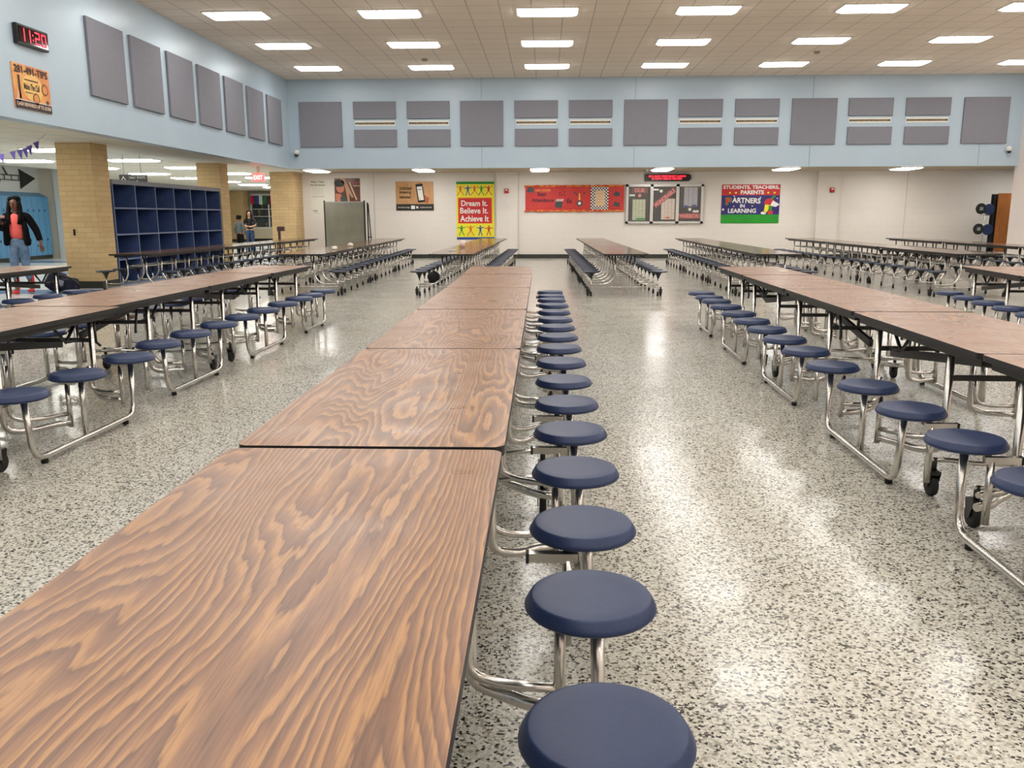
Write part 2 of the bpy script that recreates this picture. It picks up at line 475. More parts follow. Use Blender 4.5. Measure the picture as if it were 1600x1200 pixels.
# brick pillars
for i, (x0, x1, y0, y1) in enumerate(((-9.33, -8.65, 16.25, 16.88), (-9.27, -8.65, 22.7, 23.3), (-8.80, -8.02, 27.3, 28.2), (-17.5, -16.55, 46.6, 47.4))):
    struct(new_obj('wall_pillar_%d' % (i+1), bx(x0, y0, 0, x1, y1, ZS), BRICK))
    struct(new_obj('baseboard_pillar_%d' % (i+1), bx(x0-0.012, y0-0.012, 0, x1+0.012, y1+(0.012 if i != 2 else 0), 0.14), BASEM))
# ------------------------------------------------------------------ ceiling lights
def lamp_proto(m, sx, sy, frame_m):
    o = thing('ceiling_light', 'x', 'ceiling light')
    bm = bmesh.new()
    t = 0.025
    box(bm, -sx/2-t, -sy/2-t, -0.02, -sx/2, sy/2+t, 0.0); box(bm, sx/2, -sy/2-t, -0.02, sx/2+t, sy/2+t, 0.0)
    box(bm, -sx/2, -sy/2-t, -0.02, sx/2, -sy/2, 0.0); box(bm, -sx/2, sy/2, -0.02, sx/2, sy/2+t, 0.0)
    new_obj('frame', bm, frame_m, o)
    bm = bmesh.new()
    lv = [(-0.003, 0.0), (-0.030, 0.012), (-0.050, 0.05)]
    rings = [[bm.verts.new((x, y, z)) for x, y in round_rect(-sx/2+q, -sy/2+q, sx/2-q, sy/2-q, 0.055)] for z, q in lv]
    for ra, rb in zip(rings[:-1], rings[1:]):
        for i in range(len(ra)): bm.faces.new((ra[i], rb[i], rb[(i+1) % len(ra)], ra[(i+1) % len(ra)]))
    bm.faces.new(rings[-1]); bmesh.ops.recalc_face_normals(bm, faces=bm.faces[:])
    new_obj('diffuser', bm, m, o)
    return o
FR = mat('lamp_frame', srgb(226, 222, 214), 0.6)
lp = lamp_proto(LIGHT, 1.16, 0.58, FR)
lrows = {23.62: 'the row nearest the back wall', 20.6: 'the second row from the back wall', 17.55: 'the third row from the back wall'}
first = True
ordn = ['first', 'second', 'third', 'fourth', 'fifth', 'sixth', 'seventh']
for iy in range(10):
    y = 23.62 - 3.04*iy
    for ix, x in enumerate((-6.12, -3.08, 0.0, 3.1, 6.2, 9.3, 12.4)):
        o = lp if first else copy_tree(lp)
        first = False
        o.location = (x, y, ZC)
        if iy < 3:
            if iy == 2 and ix > 5 or iy == 1 and ix > 5:
                pass
            o['label'] = 'white ceiling light panel in %s, %s from the left' % (list(lrows.values())[iy], ordn[ix])
            o['group'] = 'ceiling lights over the tables'
        else:
            o['label'] = 'white ceiling light panel over the near part of the hall, above the camera side'
            o['group'] = 'ceiling lights over the near tables'
sl = lamp_proto(LIGHT, 0.56, 1.16, FR); sl.location = (-7.05, 26.55, ZS)
for i, x in enumerate((-7.05, -3.75, -0.2, 3.5, 7.2, 10.75, 14.8)):  # last lamp is added out of view to brighten the alcove's right end
    o = sl if i == 0 else copy_tree(sl)
    o.location = (x, 26.5, ZS)
    o['label'] = 'small ceiling light under the soffit at the back wall, %s from the left' % ordn[i]
    o['group'] = 'soffit lights along the back wall'
hl = lamp_proto(HLIGHT, 1.16, 0.58, FR)
k = 0
for iy, y in enumerate((14.4, 17.75, 21.15, 24.4, 27.8, 30.9, 34.3, 37.7, 41.0, 44.4)):
    for ix, x in enumerate((-10.2, -12.9)):
        o = hl if k == 0 else copy_tree(hl)
        k += 1
        o.location = (x, y, ZS)
        o['label'] = 'hallway ceiling light behind the brick pillars, in the %s file, %s from the near end' % ('near' if ix == 0 else 'far', ordn[iy] if iy < 7 else ('eighth', 'ninth', 'tenth')[iy-7])
        o['group'] = 'hallway ceiling lights'
# ------------------------------------------------------------------ stool tables, kind A (wide round stools on looped chrome frames)
SEAT_PROF = [(0, 0.0), (0.12, 0.0), (0.148, 0.001), (0.160, 0.005), (0.166, 0.012), (0.166, 0.016), (0.163, 0.022), (0.153, 0.0385), (0.150, 0.0415), (0.145, 0.0425), (0.10, 0.0415), (0, 0.0405)]
def seat_mesh(prof, m, n=40):
    bm = bmesh.new(); lathe(bm, prof, n); me = bpy.data.meshes.new('seat'); bm.to_mesh(me); bm.free(); me.materials.append(m); return me
ME_SEAT = seat_mesh(SEAT_PROF, SEAT); ME_SEATBR = seat_mesh(SEAT_PROF, SEATBR, 32)
def me_of(bm, *mats):
    me = bpy.data.meshes.new('m'); bm.to_mesh(me); bm.free()
    for m in mats: me.materials.append(m)
    return me
def caster_parts(parent, x, y, r=0.055, name='caster', top=0.2):
    bm = bmesh.new()
    box(bm, -0.026, -0.03, 2*r+0.004, 0.026, 0.045, 2*r+0.022)
    for q in (-0.026, 0.022):
        vs = [bm.verts.new((q+dx, yy, zz)) for dx in (0, 0.004) for yy, zz in ((-0.03, 2*r+0.01), (0.045, 2*r+0.01), (0.03, r-0.01), (0.0, r-0.01))]
        for f in ((3, 2, 1, 0), (4, 5, 6, 7), (0, 1, 5, 4), (1, 2, 6, 5), (2, 3, 7, 6), (3, 0, 4, 7)): bm.faces.new([vs[i] for i in f])
    lathe(bm, [(0.0, 2*r+0.02), (0.014, 2*r+0.02), (0.014, top), (0, top)], 8)
    c = new_obj(name, bm, APRON, parent, (x, y, 0))
    bm = bmesh.new(); lathe(bm, [(0, -0.016), (r*0.5, -0.016), (r*0.94, -0.016), (r, -0.008), (r, 0.008), (r*0.94, 0.016), (r*0.5, 0.016), (0, 0.016)], 20, (0, 0.012, r), axis='X')
    new_obj('wheel', bm, RUB, c)
    return c
SX = 0.62           # stool centre from the table's axis
HW = 0.385          # half width of the top
def make_table_a(name, L, stools, groups, folds, H=0.737, detail=True, brown=()):
    """stools: y of the stool centres; groups: index triples; folds: y of seams between top halves"""
    root = thing(name, 'x', 'table')
    ys = [0.0] + folds + [L]
    for i, (a, b) in enumerate(zip(ys[:-1], ys[1:])):
        bm = bmesh.new()
        g = 0.006
        slab(bm, round_rect(-HW, a+g, HW, b-g, 0.035), H-0.03, H, 0, 1, inset=0.006)
        top = new_obj('tabletop', bm, [WOOD, EDGE], root)
        bm = bmesh.new()      # steel rails under the top
        for s in (-1, 1):
            box(bm, s*(HW-0.05)-0.014, a+0.05, H-0.068, s*(HW-0.05)+0.014, b-0.05, H-0.03)
        for yy in (a+0.05, b-0.08): box(bm, -HW+0.06, yy, H-0.068, HW-0.06, yy+0.03, H-0.03)
        new_obj('rail', bm, APRON, top)
    for s in (-1, 1):
        for k, y in enumerate(stools):
            me = ME_SEATBR if (s, k) in brown else ME_SEAT
            o = bpy.data.objects.new('seat', me); COL.objects.link(o); o.parent = root; o.location = (s*SX, y, 0.405)
            if (s, k) in brown: o['label'] = 'brown seat'
        for g in groups:
            a, b = stools[g[0]]-0.0, stools[g[-1]]
            ya, yb = a+0.03, b-0.03
            bm = bmesh.new()
            x = s*(SX+0.015)
            if len(g) > 1:
                tube(bm, [(x, ya, 0.405), (x+s*0.012, ya+0.02, 0.042), (x+s*0.012, yb-0.02, 0.042), (x, yb, 0.405)], 0.0185, 10, 0.11)
            else:
                tube(bm, [(x, ya, 0.405), (x, ya, 0.03)], 0.0185, 10)
            new_obj('floor_loop', bm, CHROME, root)
            for yy in ((ya+0.13, yb-0.13) if len(g) > 1 else (ya,)):
                bm = bmesh.new(); lathe(bm, [(0, 0), (0.02, 0), (0.02, 0.03), (0, 0.03)], 10)
                new_obj('rubber_foot', bm, RUB, root, (x, yy, 0))
            for q, k in enumerate(g):
                y = stools[k]
                mid = 0 < q < len(g)-1
                out = k in (0, 2, 3)
                xi = s*(SX-0.05) if out else s*(SX-0.075)
                yi = y-0.13 if out else y
                if mid:        # straight post on the floor run
                    bm = bmesh.new(); tube(bm, [(x, y, 0.405), (x, y, 0.05)], 0.0175, 10)
                    new_obj('post', bm, CHROME, root)
                # inner post and the little square arm under the seat
                bm = bmesh.new(); tube(bm, [(xi, yi, 0.375), (xi, yi, 0.10)], 0.016, 10)
                new_obj('post', bm, CHROME, root)
                bm = bmesh.new()
                xa, xb = s*(SX-0.17 if out else SX-0.12), s*(SX-0.02)
                box(bm, min(xa, xb), yi-0.014, 0.368, max(xa, xb), yi+0.014, 0.396)
                if out: box(bm, min(xi-0.013, xi+0.013), yi, 0.37, max(xi-0.013, xi+0.013), y, 0.394)
                br = new_obj('seat_arm', bm, CHROME, root)
                if detail and out:
                    bm = bmesh.new(); box(bm, xa-0.005, yi-0.016, 0.366, xa+0.005, yi+0.016, 0.398); new_obj('end_cap', bm, RUB, br)
    # leg frames: uprights under the top, bending outward at the foot to the stool posts
    if len(groups) > 1: fr = [(stools[1]-0.08, 1), (stools[2]+0.18, 2), (stools[4]-0.28, 4), (stools[5]+0.10, 5)]
    else: fr = [(stools[0]+0.12, 0), (stools[2]-0.12, 2)]
    UX = 0.305
    for yl, k in fr:
        yk = stools[k]
        for s in (-1, 1):
            bm = bmesh.new()
            tube(bm, [(s*UX, yl, H-0.04), (s*UX, yl, 0.14), (s*(UX+0.10), yl+(yk-yl)*0.3, 0.12), (s*(SX-0.16), yl+(yk-yl)*0.75, 0.125), (s*(SX-0.075), yk, 0.13)], 0.0195, 10, 0.075)
            new_obj('leg', bm, CHROME, root)
            bm = bmesh.new()
            e = 0.06 if yl < yk else -0.06
            tube(bm, [(s*(UX-0.005), yl+e, 0.36), (s*UX, yl+e, 0.20), (s*(UX+0.09), yl+e+(yk-yl-e)*0.3, 0.175), (s*(SX-0.075), yk, 0.185)], 0.014, 8, 0.06)
            new_obj('leg_brace', bm, CHROME, root)
        bm = bmesh.new(); box(bm, -UX+0.005, yl-0.012, 0.52, UX-0.005, yl+0.012, 0.548)
        new_obj('crossbar', bm, APRON, root)
    if detail:
        ym = L/2
        if len(groups) > 1:
            pairs = [(fr[0][0], ym, 1), (fr[3][0], ym, -1)]
        else: pairs = [(fr[0][0], fr[1][0], 1)]
        for yc, ye, sg in pairs:
            bm = bmesh.new()
            p0 = Vector((-0.10, yc-sg*0.30, 0.46)); p1 = Vector((-0.10, ye-sg*0.10, 0.66))
            d = (p1-p0).normalized(); n = Vector((0, -d.z, d.y)); vs = []
            for p in (p0, p1):
                for a, b in ((-0.014, -0.026), (0.014, -0.026), (0.014, 0.026), (-0.014, 0.026)):
                    vs.append(bm.verts.new(p + Vector((a, 0, 0)) + n*b))
            for i in range(4):
                j = (i+1) % 4; bm.faces.new((vs[i], vs[j], vs[4+j], vs[4+i]))
            bm.faces.new(vs[:4][::-1]); bm.faces.new(vs[4:]); bmesh.ops.recalc_face_normals(bm, faces=bm.faces[:])
            new_obj('torsion_bar', bm, BLK, root)
            for xx in (-0.24, 0.24):
                bm = bmesh.new()
                tube(bm, [(xx, yc+sg*0.36, H-0.05), (xx, yc+sg*0.20, 0.545), (xx, yc+sg*0.04, H-0.05)], 0.012, 6)
                tube(bm, [(xx, yc+sg*0.20, 0.55), (xx, yc, 0.535)], 0.012, 6)
                new_obj('strut', bm, BLK, root)
                bm = bmesh.new(); tube(bm, [(xx*1.15, yc-sg*0.10, H-0.05), (xx*1.1, yc-sg*0.13, 0.50), (xx*1.15, yc-sg*0.16, 0.47)], 0.010, 6)
                new_obj('latch_handle', bm, BLK, root)
    # fold hinge legs with casters
    if len(groups) > 1:
        for s in (-1, 1):
            for k in (groups[0][-1], groups[1][0]):
                y = stools[k] + (0.10 if k == groups[0][-1] else -0.04)
                caster_parts(root, s*(SX-0.12), y)
                bm = bmesh.new()
                yk = stools[k]
                tube(bm, [(s*(SX-0.10), y, 0.19), (s*0.40, y, 0.185), (s*0.30, y, 0.17), (-s*0.0, y, 0.17)], 0.012, 8, 0.04)
                new_obj('axle_tube', bm, CHROME, root)
    return root
ST6 = [0.20, 0.78, 1.37, 1.95, 2.55, 3.19]
TA1 = make_table_a('stool_table', 3.63, [0.33, 0.94, 1.55, 2.16, 2.77, 3.33], [(0, 1, 2), (3, 4, 5)], [1.81])
TA = make_table_a('stool_table', 3.59, ST6, [(0, 1, 2), (3, 4, 5)], [1.81])
TS = make_table_a('short_stool_table', 1.52, [0.17, 0.62, 1.17], [(0, 1, 2)], [])
TBR = make_table_a('stool_table', 3.59, ST6, [(0, 1, 2), (3, 4, 5)], [1.81], brown=((-1, 3),))
used = {}
TA1.name = 'stool_table'
def place(proto, x, y, rz, label, group=None, H=None):
    o = proto if not used.get(proto.name) else copy_tree(proto)
    used[proto.name] = True
    o.location = (x, y, 0); o.rotation_euler = (0, 0, math.radians(rz))
    o['label'] = label
    if group: o['group'] = group
    return o
GA = 'wood grain stool tables in the near rows'
place(TA1, -0.495, -1.345, 0.15, 'long wood-grain stool table filling the foreground, closest to the camera', GA)
place(TA, -0.500, 2.30, 0.3, 'wood-grain stool table in the middle row, joined just behind the foreground table', GA)
place(TA, -0.520, 5.90, 0.3, 'wood-grain stool table in the middle row, second behind the foreground table', GA)
place(TS, -0.550, 9.51, 0.8, 'short wood-grain stool table at the far end of the middle near row', GA)
place(TA, -3.52, 2.44, -0.8, 'wood-grain stool table at the left edge, nearest one of the left row', GA)
place(TBR, -3.56, 6.05, -0.6, 'wood-grain stool table of the left row with one brown stool on its left side', GA)
place(TS, -3.52, 9.67, -1.2, 'short wood-grain stool table ending the left near row', GA)
place(TA, 2.40, 2.20, -1.0, 'wood-grain stool table at the right edge, nearest one of the right row', GA)
place(TA, 2.47, 5.81, -1.0, 'wood-grain stool table in the right row, with the glossy lamp reflection on its top', GA)
place(TS, 2.54, 9.43, -0.8, 'short wood-grain stool table ending the right near row', GA)
place(TA, -6.67, 7.52, 0.3, 'stool table at the far left edge with a backpack on the floor behind it', GA)
place(TA, 5.23, 7.46, -7.0, 'stool table at the far right edge, its end turned slightly toward the aisle', GA)
# ------------------------------------------------------------------ tables, kind B (far block: dark thin stools, one post each)
ME_SEATB = seat_mesh([(0, 0), (0.15, 0), (0.162, 0.006), (0.165, 0.014), (0.16, 0.022), (0.14, 0.026), (0, 0.026)], SEATB, 24)
bm = bmesh.new(); lathe(bm, [(0, -0.10), (0.022, -0.10), (0.03, -0.06), (0.062, -0.012), (0.062, 0), (0, 0)], 10); ME_BRK = me_of(bm, BLK)
bm = bmesh.new(); lathe(bm, [(0, 0.05), (0.0125, 0.05), (0.0125, 0.33), (0, 0.33)], 8); ME_POST = me_of(bm, CHROME)
bm = bmesh.new(); lathe(bm, [(0, 0), (0.02, 0), (0.018, 0.05), (0.014, 0.075), (0, 0.075)], 8); ME_FOOT = me_of(bm, RUB)
ME_ARMS = []
for s in (-1, 1):
    bm = bmesh.new()
    tube(bm, [(s*0.17, 0, 0.70), (s*0.17, 0, 0.36), (s*0.24, 0, 0.245), (s*0.34, 0, 0.205), (s*0.575, 0, 0.20)], 0.0145, 7, 0.07)
    ME_ARMS.append(me_of(bm, CHROME))
def link(me, name, parent, loc):
    o = bpy.data.objects.new(name, me); COL.objects.link(o); o.parent = parent; o.location = loc; return o
WOODB = m_noise('dark_laminate', srgb(120, 92, 70), srgb(96, 72, 56), 3.0, rough=0.15, stretch=(6, 0.6, 1), detail=4)
def make_table_b(L=3.42):
    root = thing('bench_table', 'x', 'table')
    bm = bmesh.new(); slab(bm, round_rect(-0.385, 0.006, 0.385, L-0.006, 0.06), 0.71, 0.737, 0, 1, inset=0.005)
    new_obj('tabletop', bm, [WOODB, EDGE], root)
    bm = bmesh.new()
    for s in (-1, 1): box(bm, s*0.30-0.012, 0.10, 0.672, s*0.30+0.012, L-0.1, 0.71)
    new_obj('rail', bm, APRON, root)
    for k in range(6):
        y = 0.26+0.58*k
        for me in ME_ARMS: link(me, 'leg', root, (0, y, 0))
        for s in (-1, 1):
            st = link(ME_SEATB, 'seat', root, (s*0.58, y, 0.412))
            link(ME_BRK, 'bracket', st, (0, 0, 0))
            p = link(ME_POST, 'post', root, (s*0.58, y, 0))
            link(ME_FOOT, 'rubber_foot', p, (0, 0, 0))
    for yy in (0.26, 0.26+0.58*5):
        bm = bmesh.new(); tube(bm, [(-0.58, yy-0.02, 0.16), (0.58, yy-0.02, 0.16)], 0.009, 6); new_obj('end_bar', bm, CHROME, root)
    bm = bmesh.new()
    for s in (-1, 1): tube(bm, [(s*0.17, 0.26, 0.52), (s*0.17, L-0.26, 0.52)], 0.010, 6)
    for k in range(6): tube(bm, [(-0.17, 0.26+0.58*k, 0.52), (0.17, 0.26+0.58*k, 0.52)], 0.010, 6)
    new_obj('frame', bm, CHROME, root)
    for s in (-1, 1):
        for yy in (0.30, 0.26+0.58*5-0.04):
            caster_parts(root, s*0.635, yy, 0.05, top=0.16)
    return root
TB = make_table_b()
rowsB = [(-7.25, -7.05, 'in front of the blue cubbies'), (-4.24, -4.50, 'before the grey rolling board'),
         (-1.64, -1.53, 'before the yellow and red poster'), (1.37, 1.26, 'right of the centre aisle, under the red board'),
         (3.93, 4.10, 'before the three-door display case'), (7.25, 7.22, 'right of the partners banner'),
         (10.06, 10.06, 'nearest the right wall')]
for x0, x1, wh in rowsB:
    for k, nm in enumerate(('nearest', 'middle', 'farthest')):
        y = 14.56+3.45*k
        x = x0+(x1-x0)*(y-14.56)/10.3
        place(TB, x, y, -math.degrees(math.atan((x1-x0)/10.3)), 'dark far-block table %s, the %s of three' % (wh, nm), 'dark stool tables of the far block')
# ------------------------------------------------------------------ acoustic panels
def panel(name, label, x0, z0, x1, z1, face, group, tilt=0.0):
    bm = bmesh.new(); w, h = x1-x0, z1-z0
    box(bm, 0, 0, 0, w, h, 0.045)
    bmesh.ops.bevel(bm, geom=[e for e in bm.edges if all(v.co.z > 0.04 for v in e.verts)], offset=0.006, segments=1, affect='EDGES')
    for v in bm.verts: v.co.z += 0.006
    o = new_obj(name, bm, PANEL)
    if face == 'back': o.location = (x0, YB, z0); o.rotation_euler = (math.pi/2, tilt, 0)
    else: o.location = (XL, x0, z0); o.rotation_euler = (math.pi/2, 0, math.pi/2)
    return tag(o, label, 'acoustic panel', group)
for i, (a, b) in enumerate(((14.45, 15.68), (15.95, 17.17), (17.47, 18.70), (18.98, 20.23), (20.53, 21.75), (22.07, 23.28), (23.62, 24.83))):
    panel('acoustic_panel', 'tall grey acoustic panel on the left blue wall, %s from the clock' % ordn[i], a, 3.36, b, 4.61, 'left', 'panels on the left wall')
nf = 0
for i, (a, b) in enumerate(((-7.25, -6.0), (-2.52, -1.27), (2.24, 3.48), (7.02, 8.29), (11.85, 13.12))):
    panel('acoustic_panel', 'large square grey panel on the back blue wall, %s large one from the left' % ordn[i], a, 3.38, b, 4.65, 'back', 'square panels on the back wall')
SLOT = m_noise('rusty_slot', srgb(96, 82, 58), srgb(140, 118, 82), 12, rough=0.7)
VENTW = mat('vent_white', srgb(222, 222, 214), 0.5)
o8 = ordn + ['eighth']
for i, a in enumerate((-5.655, -4.075, -0.93, 0.64, 3.80, 5.41, 8.62, 10.23)):
    b = a+1.25
    panel('acoustic_panel', 'upper half-height grey panel above a vent slot, %s pair from the left' % o8[i], a, 4.165, b, 4.65, 'back', 'upper half panels')
    panel('acoustic_panel', 'lower half-height grey panel below a vent slot, %s pair from the left' % o8[i], a+0.01, 3.375, b+0.01, 3.86, 'back', 'lower half panels')
    f = Flat(1.19, 0.15, VENTW, 0.012)
    f.rect(0.02, 0.045, 1.17, 0.10, SLOT); f.rect(0.02, 0.045, 0.05, 0.10, RUB, 2); f.rect(1.14, 0.045, 1.17, 0.10, RUB, 2)
    o = f.build('wall_vent', (a+0.03, YB-0.001, 3.965))
    tag(o, 'narrow white slot vent between two grey panels, %s vent from the left' % o8[i], 'vent', 'slot vents on the back wall')
# ------------------------------------------------------------------ clock, tip-line poster on the left wall
RED = mat('led_red', srgb(200, 20, 30), 0.4, emit=(1.0, 0.03, 0.06, 1), es=2.2)
REDDIM = mat('led_glow', srgb(60, 4, 10), 0.12)
t = thing('digital_clock', 'black digital wall clock with red digits above the orange poster', 'clock')
t.location = (XL, 12.46, 3.81)
bm = bx(0.002, 0, 0, 0.07, 0.78, 0.28, bev=0.008); new_obj('case', bm, BLK, t)
bm = bx(0.07, 0.03, 0.03, 0.076, 0.75, 0.25); new_obj('screen', bm, mat('clock_glass', srgb(28, 4, 8), 0.06), t)
f = Flat(0.001, 0.001, RED, 0.001)
vs7 = {'1': 'bc', '2': 'abged', '0': 'abcdef'}
def seg(f, ch, x, y, w, h, tt, m):
    S = {'a': (x, y+h-tt, x+w, y+h), 'g': (x, y+h/2-tt/2, x+w, y+h/2+tt/2), 'd': (x, y, x+w, y+tt), 'b': (x+w-tt, y+h/2, x+w, y+h),
         'c': (x+w-tt, y, x+w, y+h/2), 'f': (x, y+h/2, x+tt, y+h), 'e': (x, y, x+tt, y+h/2)}
    for c in vs7[ch]: f.rect(*S[c], m)
seg(f, '1', 0.06, 0.05, 0.11, 0.18, 0.022, RED); seg(f, '1', 0.20, 0.05, 0.11, 0.18, 0.022, RED)
f.disc(0.37, 0.10, 0.013, RED); f.disc(0.37, 0.17, 0.013, RED)
seg(f, '2', 0.42, 0.05, 0.12, 0.18, 0.022, RED); seg(f, '0', 0.58, 0.05, 0.12, 0.18, 0.022, RED)
d = f.build('digits', (0.077, 0, 0), 'left', t)
ORP = m_noise('orange_print', srgb(214, 120, 62), srgb(236, 176, 92), 2.2, rough=0.35)
f = Flat(0.9, 0.62, ORP, 0.015)
f.disc(0.46, 0.32, 0.26, m_noise('yellow_print', srgb(240, 196, 112), srgb(232, 178, 96), 4, rough=0.35), 1, 20, 0.75)
f.text('281-491-TIPS', 0.04, 0.49, 0.86, 0.60, col('ink_brown', 60, 30, 30), 3, 0.03)
f.text('Make The Call', 0.24, 0.28, 0.62, 0.37, col('ink_black', 26, 20, 18), 3, 0.02)
f.rect(0.26, 0.41, 0.60, 0.425, col('ink_brown', 60, 30, 30), 3)
f.rect(0.26, 0.235, 0.45, 0.245, col('ink_brown', 60, 30, 30), 3)
for cx, cy, r in ((0.76, 0.33, 0.085), (0.52, 0.17, 0.085)):
    f.disc(cx, cy, r, col('ink_rust', 132, 76, 40), 2, 18); f.disc(cx, cy, r*0.72, ORP, 3, 18)
f.rect(0.11, 0.13, 0.155, 0.46, col('ink_black', 26, 20, 18), 2); f.disc(0.10, 0.16, 0.06, col('skin_print', 226, 170, 130), 2, 12, 1.3)
f.star(0.80, 0.15, 0.05, col('navy_print', 40, 46, 90), 3)
f.rect(0, 0, 0.9, 0.115, col('dark_print', 52, 36, 40), 2)
f.rect(0, 0.115, 0.9, 0.125, col('white_print', 235, 232, 226), 3)
f.text('CASH REWARDS UP TO $1500', 0.03, 0.03, 0.87, 0.09, col('cream_print', 236, 206, 178), 3, 0.02)
tag(f.build('tip_line_poster', (XL+0.002, 12.33, 2.92), 'left'), 'orange poster with a phone number and handcuffs under the digital clock', 'poster')
# ------------------------------------------------------------------ things on the lower back wall
WP = col('white_print', 235, 232, 226); INK = col('ink_black', 26, 20, 18)
Y0 = YW-0.002
f = Flat(0.66, 1.18, m_noise('pale_paper', srgb(222, 220, 206), srgb(228, 226, 214), 2, rough=0.3), 0.008)
f.text('When I Think', 0.03, 1.08, 0.48, 1.14, col('ink_grey', 70, 66, 60), 2, 0.02); f.text('No One Knows', 0.03, 0.98, 0.50, 1.04, col('ink_grey', 70, 66, 60), 2, 0.02)
for i in range(5): f.rect(0.06, 0.90-0.05*i, 0.46-0.04*(i % 2), 0.905-0.05*i, col('line_grey', 150, 148, 138))
f.rect(0.03, 0.63, 0.46, 0.645, col('line_grey', 150, 148, 138))
f.rect(0.07, 0.17, 0.22, 0.19, col('ink_grey', 70, 66, 60)); f.rect(0.07, 0.11, 0.24, 0.12, col('line_grey', 150, 148, 138))
tag(f.build('notice_poster', (-7.76, Y0, 1.37)), 'pale paper notice left of the photo poster on the back wall', 'poster')
f = Flat(0.84, 1.1, m_noise('dark_photo', srgb(74, 44, 34), srgb(110, 66, 48), 3, rough=0.3), 0.008)
sk = col('skin_print2', 196, 120, 90); wd = col('wood_print', 186, 142, 104)
f.disc(0.16, 0.94, 0.17, INK, 2, 16, 0.7); f.disc(0.19, 0.78, 0.13, sk, 1, 16, 1.1); f.poly([(0.03, 0.62), (0.2, 0.6), (0.34, 0.2), (0.22, 0.15), (0.03, 0.4)], sk, 2)
f.poly([(0.18, 1.1), (0.34, 1.1), (0.62, 0.5), (0.56, 0.48)], wd, 2); f.poly([(0.36, 0.8), (0.46, 0.8), (0.5, 0.25), (0.44, 0.22)], wd, 3); f.poly([(0.46, 1.0), (0.52, 0.98), (0.74, 0.42), (0.7, 0.40)], col('wood_print2', 214, 176, 140), 3)
f.poly([(0.18, 0.5), (0.3, 0.56), (0.5, 0.2), (0.4, 0.12), (0.2, 0.2)], col('teal_print', 60, 76, 70), 3)
f.rect(0.62, 0.84, 0.84, 0.88, wd, 2); f.rect(0.62, 0.94, 0.84, 0.99, col('red_print2', 150, 60, 44), 2); f.disc(0.72, 0.3, 0.1, col('red_print2', 150, 60, 44), 2)
tag(f.build('photo_poster', (-6.945, Y0, 1.49)), 'brown photo poster of a person leaning over wooden beams, behind the grey board', 'poster')
f = Flat(1.24, 0.93, m_noise('plank_print', srgb(204, 158, 108), srgb(188, 138, 90), 3, rough=0.4, stretch=(6, 1, 1)), 0.012)
f.rect(0, 0, 1.24, 0.21, col('dark_print2', 36, 36, 30), 1)
br = col('bronze_print', 74, 58, 22)
f.text('Unlimited', 0.12, 0.66, 0.52, 0.78, br, 2, 0.03); f.text('listening', 0.12, 0.52, 0.50, 0.64, br, 2, 0.03); f.text('minutes!', 0.12, 0.39, 0.50, 0.49, br, 2, 0.03)
a = math.radians(7); ph = [(0.70, 0.27), (0.92, 0.29), (0.86, 0.86), (0.64, 0.84)]
f.poly([(0.73, 0.25), (0.96, 0.28), (0.88, 0.87), (0.65, 0.84)], INK, 2); f.poly([(0.76, 0.33), (0.92, 0.345), (0.86, 0.78), (0.69, 0.76)], WP, 3)
f.rect(0.72, 0.66, 0.84, 0.69, col('line_grey', 150, 148, 138), 4); f.rect(0.78, 0.36, 0.81, 0.40, col('line_grey', 150, 148, 138), 4)
f.poly([(0.88, 0.3), (1.05, 0.22), (1.1, 0.4), (0.94, 0.5)], col('red_wood_print', 176, 92, 56), 1)
f.text('for all your songs', 0.06, 0.07, 0.44, 0.13, WP, 2, 0.01); f.rect(0.49, 0.05, 0.62, 0.16, WP, 2); f.rect(0.66, 0.07, 0.73, 0.14, WP, 2); f.text('on phone and web', 0.78, 0.07, 1.17, 0.13, WP, 2, 0.01)
tag(f.build('phone_poster', (-4.925, Y0, 1.55)), 'wood-toned poster with a white phone and the words unlimited listening minutes', 'poster')
# the yellow banner
YEL = col('yellow_print2', 236, 226, 48); GRN = col('green_print', 24, 140, 50); REDP = col('red_print', 196, 38, 40); BLU = col('blue_print', 36, 66, 150); ORG = col('orange_print2', 220, 90, 34)
f = Flat(1.24, 1.86, YEL, 0.012)
f.rect(0, 1.78, 1.24, 1.86, GRN); f.rect(0, 0, 1.24, 0.08, BLU)
f.rect(0.05, 0.52, 1.17, 1.35, ORG, 1); f.rect(0.08, 0.54, 1.14, 1.32, REDP, 2)
f.text('Dream It.', 0.16, 1.08, 1.02, 1.26, WP, 3, 0.02); f.text('Believe It.', 0.12, 0.84, 1.04, 1.03, WP, 3, 0.02); f.text('Achieve It', 0.12, 0.58, 1.06, 0.78, WP, 3, 0.02)
def figure(f, x, y, h, m, k):
    f.disc(x, y+h*0.90, h*0.085, m, 2, 10)
    f.poly([(x-h*.11, y+h*.8), (x+h*.11, y+h*.8), (x+h*.08, y+h*.42), (x-h*.08, y+h*.42)], m, 2)
    la = (0.30, 0.16, 0.36, 0.22, 0.30, 0.12, 0.26)[k]
    f.poly([(x-h*.08, y+h*.45), (x, y+h*.45), (x-h*la, y), (x-h*la-h*.09, y)], m, 3); f.poly([(x, y+h*.45), (x+h*.08, y+h*.45), (x+h*la+h*.09, y), (x+h*la, y)], m, 3)
    uy = (0.98, 0.72, 1.0, 0.82, 0.95, 0.8, 0.74)[k]
    f.poly([(x-h*.10, y+h*.8), (x-h*.08, y+h*.70), (x-h*.42, y+h*uy-h*.05), (x-h*.42, y+h*uy)], m, 3); f.poly([(x+h*.10, y+h*.8), (x+h*.08, y+h*.70), (x+h*.40, y+h*uy-h*.02), (x+h*.42, y+h*uy+h*.04)], m, 3)
